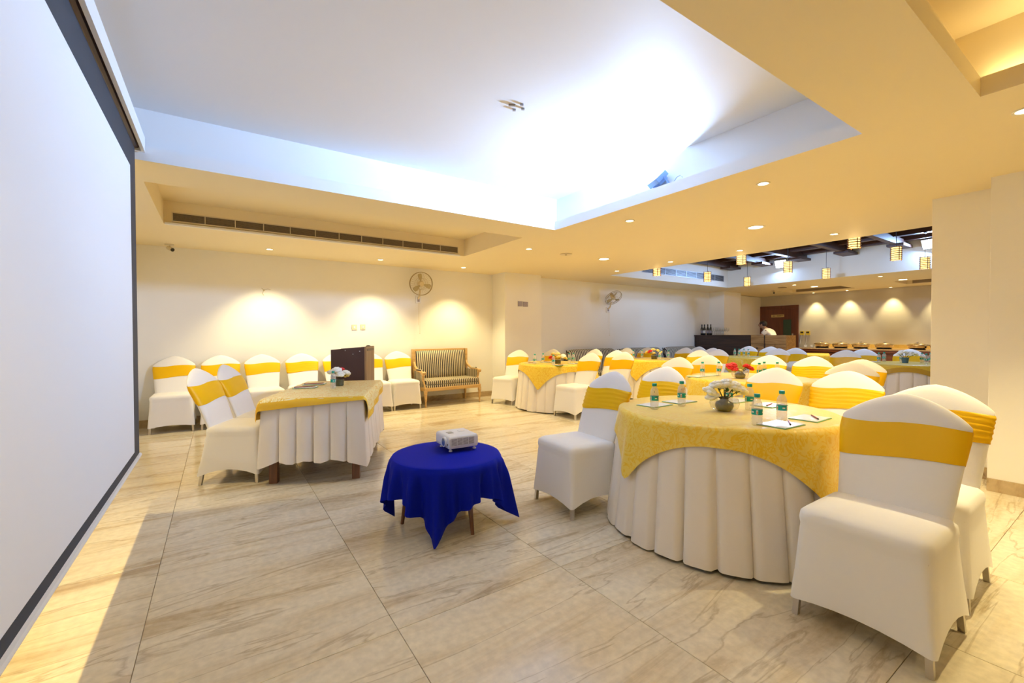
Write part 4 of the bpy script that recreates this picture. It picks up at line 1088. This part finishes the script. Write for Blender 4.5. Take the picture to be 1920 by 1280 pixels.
def chafing():
    t = thing('chafing_dish', '', 'chafing dish', (0, 0, 0), 0, 'chafing dishes on the buffet')
    MB().lathe([(0.15, 0.0), (0.155, 0.015), (0.10, 0.03)], 24).build('stand', MT['black'], t, True)
    MB().lathe([(0.13, 0.02), (0.175, 0.04), (0.185, 0.09), (0.20, 0.10), (0.20, 0.108)], 28).build('pan', MT['brass'], t, True, 50)
    MB().lathe([(0.195, 0.108), (0.185, 0.125), (0.13, 0.148), (0.05, 0.158), (0.002, 0.16)], 28).build('lid', MT['brass'], t, True, 50)
    k = MB(); k.lathe([(0.012, 0.155), (0.012, 0.168), (0.026, 0.172), (0.026, 0.182), (0.01, 0.186)], 12); k.build('lid_knob', MT['chrome'], t, True)
    hd = MB(); hd.path([(-0.19, -0.05, 0.10), (-0.225, -0.04, 0.115), (-0.225, 0.04, 0.115), (-0.19, 0.05, 0.10)], 0.007, 6); hd.build('handle', MT['chrome'], t)
    return t
c0 = chafing()
for i, (yy, lb) in enumerate([(5.36, 'leftmost covered chafing dish on the buffet, next to the cups'), (4.92, 'second covered chafing dish from the left on the buffet'), (4.47, 'third covered chafing dish from the left on the buffet'),
                              (3.98, 'fourth covered chafing dish, left of the gap on the buffet'), (3.34, 'fifth covered chafing dish, right of the gap on the buffet'), (2.93, 'covered chafing dish on the buffet cut off by the pier')]):
    o = c0 if i == 0 else dup(c0, (0, 0, 0), 0, '')
    o.location = (14.1, yy, 0.855); o['label'] = lb; o.rotation_euler = (0, 0, 0.3*i)
for i, (xx, yy, lb) in enumerate([(13.95, 5.72, 'white cup on a saucer at the left end of the buffet'), (14.1, 5.62, 'white cup on a saucer at the buffet end, nearer the dishes')]):
    t = thing('teacup', lb, 'cup', (xx, yy, 0.855), 0, 'cups on the buffet end')
    MB().lathe([(0.03, 0), (0.07, 0.012), (0.072, 0.015), (0.03, 0.006)], 18).build('saucer', MT['plastic_white'], t, True)
    MB().lathe([(0.022, 0.01), (0.036, 0.04), (0.042, 0.075), (0.039, 0.075), (0.033, 0.04), (0.018, 0.015)], 16, bot=True).build('cup', MT['plastic_white'], t, True)
    MB().path([(0.036, 0, 0.062), (0.06, 0, 0.06), (0.062, 0, 0.04), (0.036, 0, 0.03)], 0.004, 5).build('handle', MT['plastic_white'], t)

# ================================================================== PERSON behind the drawers
pr = thing('person', 'person in a white shirt and dark trousers bending forward behind the bar cabinet', 'person', (12.5, 5.98, 0), 0)
def skin(name, joints, edges, m, root=0, sub=2):
    me = bpy.data.meshes.new(name); me.from_pydata([j[:3] for j in joints], edges, [])
    o = bpy.data.objects.new(name+'_tmp', me); COL.objects.link(o)
    sk = o.modifiers.new('skin', 'SKIN'); sb = o.modifiers.new('sub', 'SUBSURF'); sb.levels = sub; sb.render_levels = sub
    for i, j in enumerate(joints):
        v = me.skin_vertices[0].data[i]; v.radius = (j[3], j[4] if len(j) > 4 else j[3]); v.use_root = (i == root)
    dg = bpy.context.evaluated_depsgraph_get(); ev = o.evaluated_get(dg)
    nm = bpy.data.meshes.new_from_object(ev); bpy.data.objects.remove(o, do_unlink=True)
    nm.name = name; nm.materials.clear(); nm.materials.append(m); nm.polygons.foreach_set('use_smooth', [True]*len(nm.polygons))
    ob = bpy.data.objects.new(name, nm); COL.objects.link(ob); ob.parent = pr
    return ob
# leaning toward +Y (left in the picture), head low
J = [(0, -0.12, 0.92, .13, .12), (0, -0.04, 1.12, .13, .12), (0, 0.07, 1.30, .15, .12), (0, 0.14, 1.38, .07), (0, 0.17, 1.42, .055), (0, 0.18, 1.45, .05),
     (-0.17, 0.06, 1.31, .06), (0.17, 0.06, 1.31, .06), (-0.24, 0.20, 1.10, .045), (0.24, 0.20, 1.10, .045), (-0.16, 0.36, 0.96, .034), (0.16, 0.36, 0.96, .034), (-0.13, 0.42, 0.94, .03), (0.13, 0.42, 0.94, .03),
     (-0.10, -0.13, 0.86, .10), (0.10, -0.13, 0.86, .10), (-0.11, -0.09, 0.48, .065), (0.11, -0.09, 0.48, .065), (-0.11, -0.12, 0.09, .045), (0.11, -0.12, 0.09, .045), (-0.11, 0.02, 0.04, .038), (0.11, 0.02, 0.04, .038)]
E = [(0, 1), (1, 2), (2, 3), (3, 4), (4, 5), (2, 6), (2, 7), (6, 8), (7, 9), (8, 10), (9, 11), (10, 12), (11, 13), (0, 14), (0, 15), (14, 16), (15, 17), (16, 18), (17, 19), (18, 20), (19, 21)]
bd = skin('body', J, E, MT['skin'])
hd = MB(); hd.ball((0, 0.215, 1.50), 0.075, 0.095, 0.105, 16); hd.ball((-0.078, 0.20, 1.495), 0.012, 0.02, 0.03, 8); hd.ball((0.078, 0.20, 1.495), 0.012, 0.02, 0.03, 8)
hd.ball((0, 0.312, 1.485), 0.014, 0.02, 0.02, 8); hd.build('head', MT['skin'], pr, True)
ey = MB(); ey.ball((-0.03, 0.300, 1.505), 0.010, n=8); ey.ball((0.03, 0.300, 1.505), 0.010, n=8); ey.ball((0, 0.300, 1.45), 0.025, 0.008, 0.006, 8); ey.build('face_features', MT['hair'], pr, True)
hr = MB(); hr.ball((0, 0.195, 1.525), 0.084, 0.098, 0.092, 16); hr.build('hair', MT['hair'], pr, True)
S = [(0, -0.12, 0.95, .145, .135), (0, -0.04, 1.12, .145, .135), (0, 0.07, 1.30, .165, .135), (0, 0.13, 1.37, .085), (-0.17, 0.06, 1.31, .075), (0.17, 0.06, 1.31, .075), (-0.21, 0.13, 1.20, .066), (0.21, 0.13, 1.20, .066)]
skin('shirt', S, [(0, 1), (1, 2), (2, 3), (2, 4), (2, 5), (4, 6), (5, 7)], MT['shirt'])
Tt = [(0, -0.125, 0.93, .14, .13), (-0.10, -0.13, 0.84, .115), (0.10, -0.13, 0.84, .115), (-0.11, -0.09, 0.48, .08), (0.11, -0.09, 0.48, .08), (-0.11, -0.12, 0.12, .062), (0.11, -0.12, 0.12, .062)]
skin('trousers', Tt, [(0, 1), (0, 2), (1, 3), (2, 4), (3, 5), (4, 6)], MT['trouser'])
for s in (-1, 1):      # hands on the worktop behind: palm, four fingers and a thumb
    hnd = MB(); c = Vector((s*0.13, 0.44, 0.935)); hnd.ball(c, 0.036, 0.045, 0.016, 10)
    for k in range(4):
        a = (k-1.5)*0.018; L = (0.05, 0.062, 0.058, 0.044)[k]
        hnd.path([c+Vector((a, 0.03, 0)), c+Vector((a*1.2, 0.03+L*0.5, 0.004)), c+Vector((a*1.25, 0.03+L, -0.012))], 0.0085, 6)
    hnd.path([c+Vector((-s*0.03, -0.01, 0)), c+Vector((-s*0.055, 0.02, -0.004)), c+Vector((-s*0.05, 0.045, -0.01))], 0.009, 6)
    hnd.build('hand', MT['skin'], pr, True)

# ================================================================== TABLE SETTINGS
def water_bottle():
    t = thing('water_bottle', '', 'bottle')
    pr_ = [(0.022, 0.0), (0.0265, 0.006), (0.0255, 0.012), (0.0268, 0.018), (0.0252, 0.026), (0.0268, 0.034), (0.0252, 0.042), (0.0266, 0.05), (0.026, 0.056),
           (0.0262, 0.088), (0.0268, 0.092), (0.0255, 0.098), (0.0268, 0.104), (0.025, 0.112), (0.0255, 0.117), (0.0225, 0.126), (0.017, 0.138), (0.0115, 0.146), (0.012, 0.152)]
    MB().lathe(pr_, 18).build('body', MT['pet'], t, True, 180)
    MB().lathe([(0.0272, 0.058), (0.0272, 0.087)], 18, top=False, bot=False).build('label', MT['teal_label'], t, True)
    mk = MB()
    def patch(a0, a1, z0, z1, r=0.0276, mi=0):
        n = 4; vs = [(r*cos(a0+(a1-a0)*i/n), r*sin(a0+(a1-a0)*i/n), z) for z in (z0, z1) for i in range(n+1)]
        mk.add(vs, [(i, i+1, n+2+i, n+1+i) for i in range(n)], mi)
    for k in range(3):
        b = k*2.094; patch(b, b+0.5, 0.069, 0.076); patch(b+0.9, b+1.25, 0.061, 0.083); patch(b+0.98, b+1.17, 0.063, 0.078, 0.0279, 1)
    mk.build('label_print', [MT['label_white'], MT['label_skin']], t)
    MB().lathe([(0.0145, 0.15), (0.015, 0.152), (0.015, 0.166), (0.0135, 0.168)], 16).build('cap', MT['teal'], t, True)
    return t
wb = water_bottle(); wb_used = [False]
def bottle(x, y, z, label, group):
    if not wb_used[0]:
        wb_used[0] = True; o = wb; o.location = (x, y, z); o['label'] = label
    else: o = dup(wb, (x, y, z), 0, label)
    o.rotation_euler = (0, 0, random.uniform(0, 6.28)); o['group'] = group
ORDN = ['leftmost', 'second from the left', 'third from the left', 'fourth from the left', 'fifth from the left', 'rightmost']
def note(x, y, z, rz, label, group, w=0.215, d=0.145):
    t = thing('notepad', label, 'notepad', (x, y, z), rz, group)
    MB().box(-w/2-0.004, w/2+0.004, -d/2-0.004, d/2+0.004, 0, 0.003).build('backing_card', MT['green_edge'], t)
    MB().box(-w/2, w/2, -d/2, d/2, 0.003, 0.006).build('top_sheet', MT['paper'], t)
    return t
def pencil(x, y, z, rz, label, group, ln=0.13):
    t = thing('pencil', label, 'pencil', (x, y, z), rz, group)
    MB().tube((-ln/2, 0, 0.004), (ln/2-0.015, 0, 0.004), 0.004, n=6).build('shaft', MT['pencil_red'], t)
    MB().tube((ln/2-0.015, 0, 0.004), (ln/2, 0, 0.004), 0.004, 0.0008, n=6).build('tip', MT['pencil_tip'], t)
    MB().tube((-ln/2-0.008, 0, 0.004), (-ln/2, 0, 0.004), 0.0042, n=6).build('end_cap', MT['pencil_tip'], t)
def flower_mesh(name, m, r, seed, petals=6):
    """closed blossom: rings of plump overlapping petals round a small heart"""
    random.seed(seed); mb = MB()
    for layer, (n, til, L, ps) in enumerate(((petals+1, 0.25, 0.62, 0.44), (petals, 0.80, 0.52, 0.40), (4, 1.25, 0.48, 0.34))):
        for k in range(n):
            a = 2*pi*k/n+layer*0.5+random.uniform(-0.15, 0.15); ti = til+random.uniform(-0.12, 0.12)
            c = Vector((r*L*cos(ti)*cos(a), r*L*cos(ti)*sin(a), r*L*sin(ti)))
            o = len(mb.v); mb.ball((0, 0, 0), r*ps, r*ps*1.15, r*ps*0.62, 8)
            Rm = Matrix.Rotation(a, 3, 'Z') @ Matrix.Rotation(-ti*0.9, 3, 'Y')
            for i in range(o, len(mb.v)): mb.v[i] = tuple(Rm @ Vector(mb.v[i]) + c)
    return mb.mesh(name, m, True, 180)
FLM = {'w': flower_mesh('flower', MT['petal_white'], 0.052, 1), 'y': flower_mesh('flower', MT['petal_yellow'], 0.042, 2), 'r': flower_mesh('flower', MT['petal_red'], 0.042, 3)}
def bouquet(x, y, z, label, heads, vase='vase', sc=1.0, rz=0.0, bowl=False):
    """heads: list of (dx, dy, dz, kind, scale)"""
    t = thing('flower_vase', label, 'flowers', (x, y, z), rz)
    if vase == 'vase':
        MB().lathe([(0.034*sc, 0), (0.047*sc, 0.012*sc), (0.056*sc, 0.035*sc), (0.05*sc, 0.056*sc), (0.028*sc, 0.068*sc), (0.024*sc, 0.078*sc), (0.029*sc, 0.09*sc), (0.024*sc, 0.09*sc), (0.02*sc, 0.078*sc)], 24).build('vase', MT['vase'], t, True, 180)
    elif vase == 'pot':
        MB().lathe([(0.04*sc, 0), (0.05*sc, 0.085*sc), (0.053*sc, 0.09*sc), (0.046*sc, 0.09*sc)], 20).build('pot', MT['pot_blue'], t, True)
    else:
        MB().lathe([(0.045*sc, 0), (0.05*sc, 0.06*sc), (0.046*sc, 0.062*sc)], 20).build('pot', MT['vase'], t, True)
    if bowl:
        MB().lathe([(0.045, 0.002), (0.078, 0.02), (0.088, 0.05), (0.08, 0.08), (0.074, 0.085)], 28, top=False).build('glass_bowl', MT['glass'], t, True)
    for dx, dy, dz, k, s in heads:
        v = Vector((dx, dy, dz)); b0 = Vector((dx*0.1, dy*0.1, 0.07*sc))
        mid = (v+b0)/2+Vector((dx*0.15, dy*0.15, 0.02))
        st_ = MB().path([b0, mid, v], 0.003, 5)
        lv = mid+Vector((dy, -dx, 0)).normalized()*0.03
        st_.add([mid, mid+(lv-mid)*0.5+Vector((0, 0, 0.014)), lv, mid+(lv-mid)*0.5-Vector((0, 0, 0.010))], [(0, 1, 2, 3)], 1)
        st_.build('stem', [MT['stem'], MT['leaf']], t)
        o = bpy.data.objects.new('flower_head', FLM[k]); COL.objects.link(o); o.parent = t; o.location = v; o.scale = (s, s, s)
        o.rotation_euler = (v.y*-6*0.9, v.x*6*0.9, random.uniform(0, 6))
random.seed(5)
TZ = 0.7535
g = 'water bottles on the nearest table'
for (xx, yy), lb in zip([(2.36, 1.85), (2.62, 1.83), (2.90, 1.66), (2.83, 1.48), (2.39, 1.21), (2.64, 1.2)],
                        ['small water bottle at the left edge of the nearest table', 'small water bottle second from the left on the nearest table', 'small water bottle half hidden behind the white flowers',
                         'small water bottle just right of the white flowers, behind another', 'small water bottle frontmost on the nearest table', 'small water bottle behind the front notepad on the nearest table']): bottle(xx, yy, TZ, lb, g)
g = 'notepads on the nearest table'
for (xx, yy, a), lb in zip([(2.49, 1.95, 92), (2.76, 1.945, 90), (3.12, 1.74, 88), (3.12, 1.50, 88), (2.50, 1.14, 88), (2.82, 1.13, 92)],
                           ['notepad at the left edge of the nearest table, behind its bottle', 'notepad under the second bottle from the left', 'notepad right of the white flowers at the far table edge',
                            'notepad with a pencil behind the pair of bottles', 'front notepad beside the frontmost bottle, a pencil lying on it', 'notepad with a red pencil at the right edge of the nearest table']):
    note(xx, yy, TZ, radians(a-90), lb, g, 0.20, 0.14)
g = 'pencils on the nearest table'
for (xx, yy, a), lb in zip([(3.11, 1.49, 12), (2.57, 1.13, 28), (2.85, 1.12, 36)], ['pencil on the notepad behind the pair of bottles', 'pencil on the front notepad', 'red pencil on the right notepad']): pencil(xx, yy, TZ+0.006, radians(a), lb, g)
bouquet(2.66, 1.55, TZ, 'white flowers in a dark olive vase in a glass bowl on the nearest table',
        [(-0.055, 0.045, 0.085, 'w', 0.9), (-0.075, 0.055, 0.115, 'w', 0.95), (-0.03, 0.03, 0.155, 'w', 0.95), (0.015, -0.005, 0.165, 'w', 1.0), (0.05, -0.035, 0.15, 'w', 1.0), (0.075, -0.06, 0.125, 'w', 0.9), (-0.005, 0.05, 0.155, 'w', 0.8), (0.03, 0.02, 0.145, 'w', 0.8)], bowl=True)
g = 'water bottles on the left rear table'
for i, (xx, yy) in enumerate([(4.36, 5.82), (4.62, 5.93), (4.43, 5.42), (5.02, 5.71), (5.14, 5.74)]): bottle(xx, yy, TZ, ORDN[i if i < 4 else 5]+' small water bottle on the left rear table', g)
for i, (xx, yy, a) in enumerate([(4.46, 6.05, 90), (4.80, 6.05, 85), (4.52, 5.36, 95), (4.98, 5.50, 90)]):
    w_ = ['far left side', 'far middle side', 'near left side', 'near right side'][i]
    note(xx, yy, TZ, radians(a-90), 'notepad on the '+w_+' of the left rear table', 'notepads on the left rear table')
    pencil(xx, yy, TZ+0.006, radians(100-12*i), 'red pencil on the notepad at the '+w_+' of the left rear table', 'pencils on the left rear table', 0.17)
bouquet(4.74, 5.68, TZ, 'mixed cream and dark red flowers in a pot on the left rear table',
        [(-0.10, 0.07, 0.10, 'r', 0.9), (-0.06, 0.05, 0.15, 'y', 1.1), (0.0, 0.0, 0.15, 'y', 1.2), (0.06, -0.06, 0.12, 'w', 1.0), (0.09, -0.08, 0.09, 'y', 1.0), (-0.02, -0.05, 0.11, 'y', 1.0), (-0.09, 0.02, 0.08, 'r', 0.8)], 'tin', 1.1)
g = 'water bottles on the bench side table'
for i, (xx, yy) in enumerate([(7.02, 6.02), (7.22, 5.97), (7.06, 5.41), (7.51, 5.55)]): bottle(xx, yy, TZ, ORDN[i if i < 3 else 5]+' small water bottle on the table before the bench wall', g)
for i, (xx, yy) in enumerate([(7.20, 6.06), (7.10, 5.28), (7.44, 5.33)]):
    w_ = ['left', 'front', 'right'][i]; note(xx, yy, TZ, 0, w_+' notepad on the table before the bench wall', 'notepads on the bench side table')
    pencil(xx, yy, TZ+0.006, radians(80), 'dark pencil on the '+w_+' notepad on the bench side table', 'pencils on the bench side table', 0.15)
bouquet(7.13, 5.60, TZ, 'red rose among yellow flowers in a dark pot before the bench wall',
        [(-0.06, 0.05, 0.14, 'r', 1.3), (-0.10, 0.09, 0.13, 'y', 1.0), (0.0, 0.02, 0.18, 'y', 1.1), (0.05, -0.05, 0.16, 'y', 1.1), (0.09, -0.09, 0.12, 'y', 1.1), (-0.01, 0.0, 0.11, 'y', 1.0)], 'tin', 1.2)
g = 'water bottles on the middle table'
for (xx, yy), lb in zip([(4.66, 2.98), (4.84, 2.89), (5.02, 2.52), (5.25, 2.58), (5.30, 2.46)],
                        ['leftmost small water bottle on the middle table', 'small water bottle just left of the red flowers', 'bottle behind the bright yellow chair, leftmost of its three caps',
                         'bottle behind the bright yellow chair, highest of its three caps', 'bottle behind the bright yellow chair, rightmost of its three caps']): bottle(xx, yy, TZ, lb, g)
for i, (xx, yy) in enumerate([(4.58, 2.99), (4.82, 3.0)]): note(xx, yy, TZ, 0, ['left', 'right'][i]+' notepad beside the bottles on the middle table', 'notepads on the middle table')
bouquet(4.77, 2.60, TZ, 'red flowers in a dark olive vase in a glass bowl on the middle table',
        [(-0.085, 0.07, 0.125, 'r', 1.15), (-0.05, 0.05, 0.14, 'r', 1.1), (-0.06, 0.03, 0.10, 'r', 1.0), (0.045, -0.05, 0.125, 'r', 1.1), (0.075, -0.07, 0.105, 'r', 1.0), (0.0, 0.0, 0.08, 'y', 0.7)], bowl=True)
g = 'water bottles on the far table before the bar'
for i, (xx, yy) in enumerate([(9.52, 5.31), (9.46, 5.18), (9.62, 5.16), (9.38, 4.94)]): bottle(xx, yy, TZ, ORDN[i if i < 3 else 5]+' of the four small water bottles before the dark bar', g)
note(9.70, 4.97, TZ, 0, 'notepad right of the four bottles before the dark bar', 'notepads on the far table')
bottle(8.93, 5.40, TZ, 'lone small water bottle against the grey topped chair before the bar', g)
g = 'water bottles on the far right table'
for (xx, yy), lb in zip([(9.36, 2.71), (9.68, 2.73), (9.66, 2.49), (9.75, 2.25), (9.46, 2.13), (9.82, 2.16)],
                        ['leftmost small water bottle on the far right table', 'second small water bottle from the left on the far right table', 'small water bottle behind the potted white flowers',
                         'small water bottle right of the potted flowers, left of the pair', 'small water bottle right of the potted flowers, front of the pair', 'small water bottle cut off by the pier edge']): bottle(xx, yy, TZ, lb, g)
note(9.44, 2.82, TZ, 0, 'dark edged notepad at the left of the far right table', 'notepads on the far right table')
bouquet(9.53, 2.41, TZ, 'white flowers in a blue grey pot on the far right table',
        [(-0.08, 0.06, 0.14, 'w', 0.9), (-0.04, 0.04, 0.17, 'w', 1.0), (0.02, 0.0, 0.17, 'w', 0.9), (0.07, -0.05, 0.16, 'w', 1.0), (0.11, -0.1, 0.14, 'w', 0.9), (0.02, -0.04, 0.13, 'w', 0.8)], 'pot')
# rectangular table
RTZ = RZ+0.006
bottle(0.94, 4.58, RTZ, 'small water bottle on the rectangular table', 'water bottle on the rectangular table')
bouquet(1.04, 4.78, RTZ, 'white flowers with one red rose in a pot on the rectangular table',
        [(-0.07, 0.02, 0.12, 'w', 1.0), (-0.03, -0.02, 0.15, 'w', 1.1), (0.03, 0.02, 0.16, 'r', 0.8), (0.06, -0.02, 0.12, 'w', 1.0), (0.0, -0.05, 0.11, 'w', 1.0), (0.08, 0.03, 0.09, 'y', 0.8)], 'tin', 1.0)
for (xx, yy), lb in zip([(0.72, 4.78), (0.85, 5.05)], ['front', 'rear']):
    note(xx, yy, RTZ, radians(-23), lb+' notepad on the rectangular table', 'notepads on the rectangular table', 0.2, 0.14)
    pencil(xx, yy, RTZ+0.006, radians(-12), lb+' red pencil on the rectangular table', 'pencils on the rectangular table', 0.19)
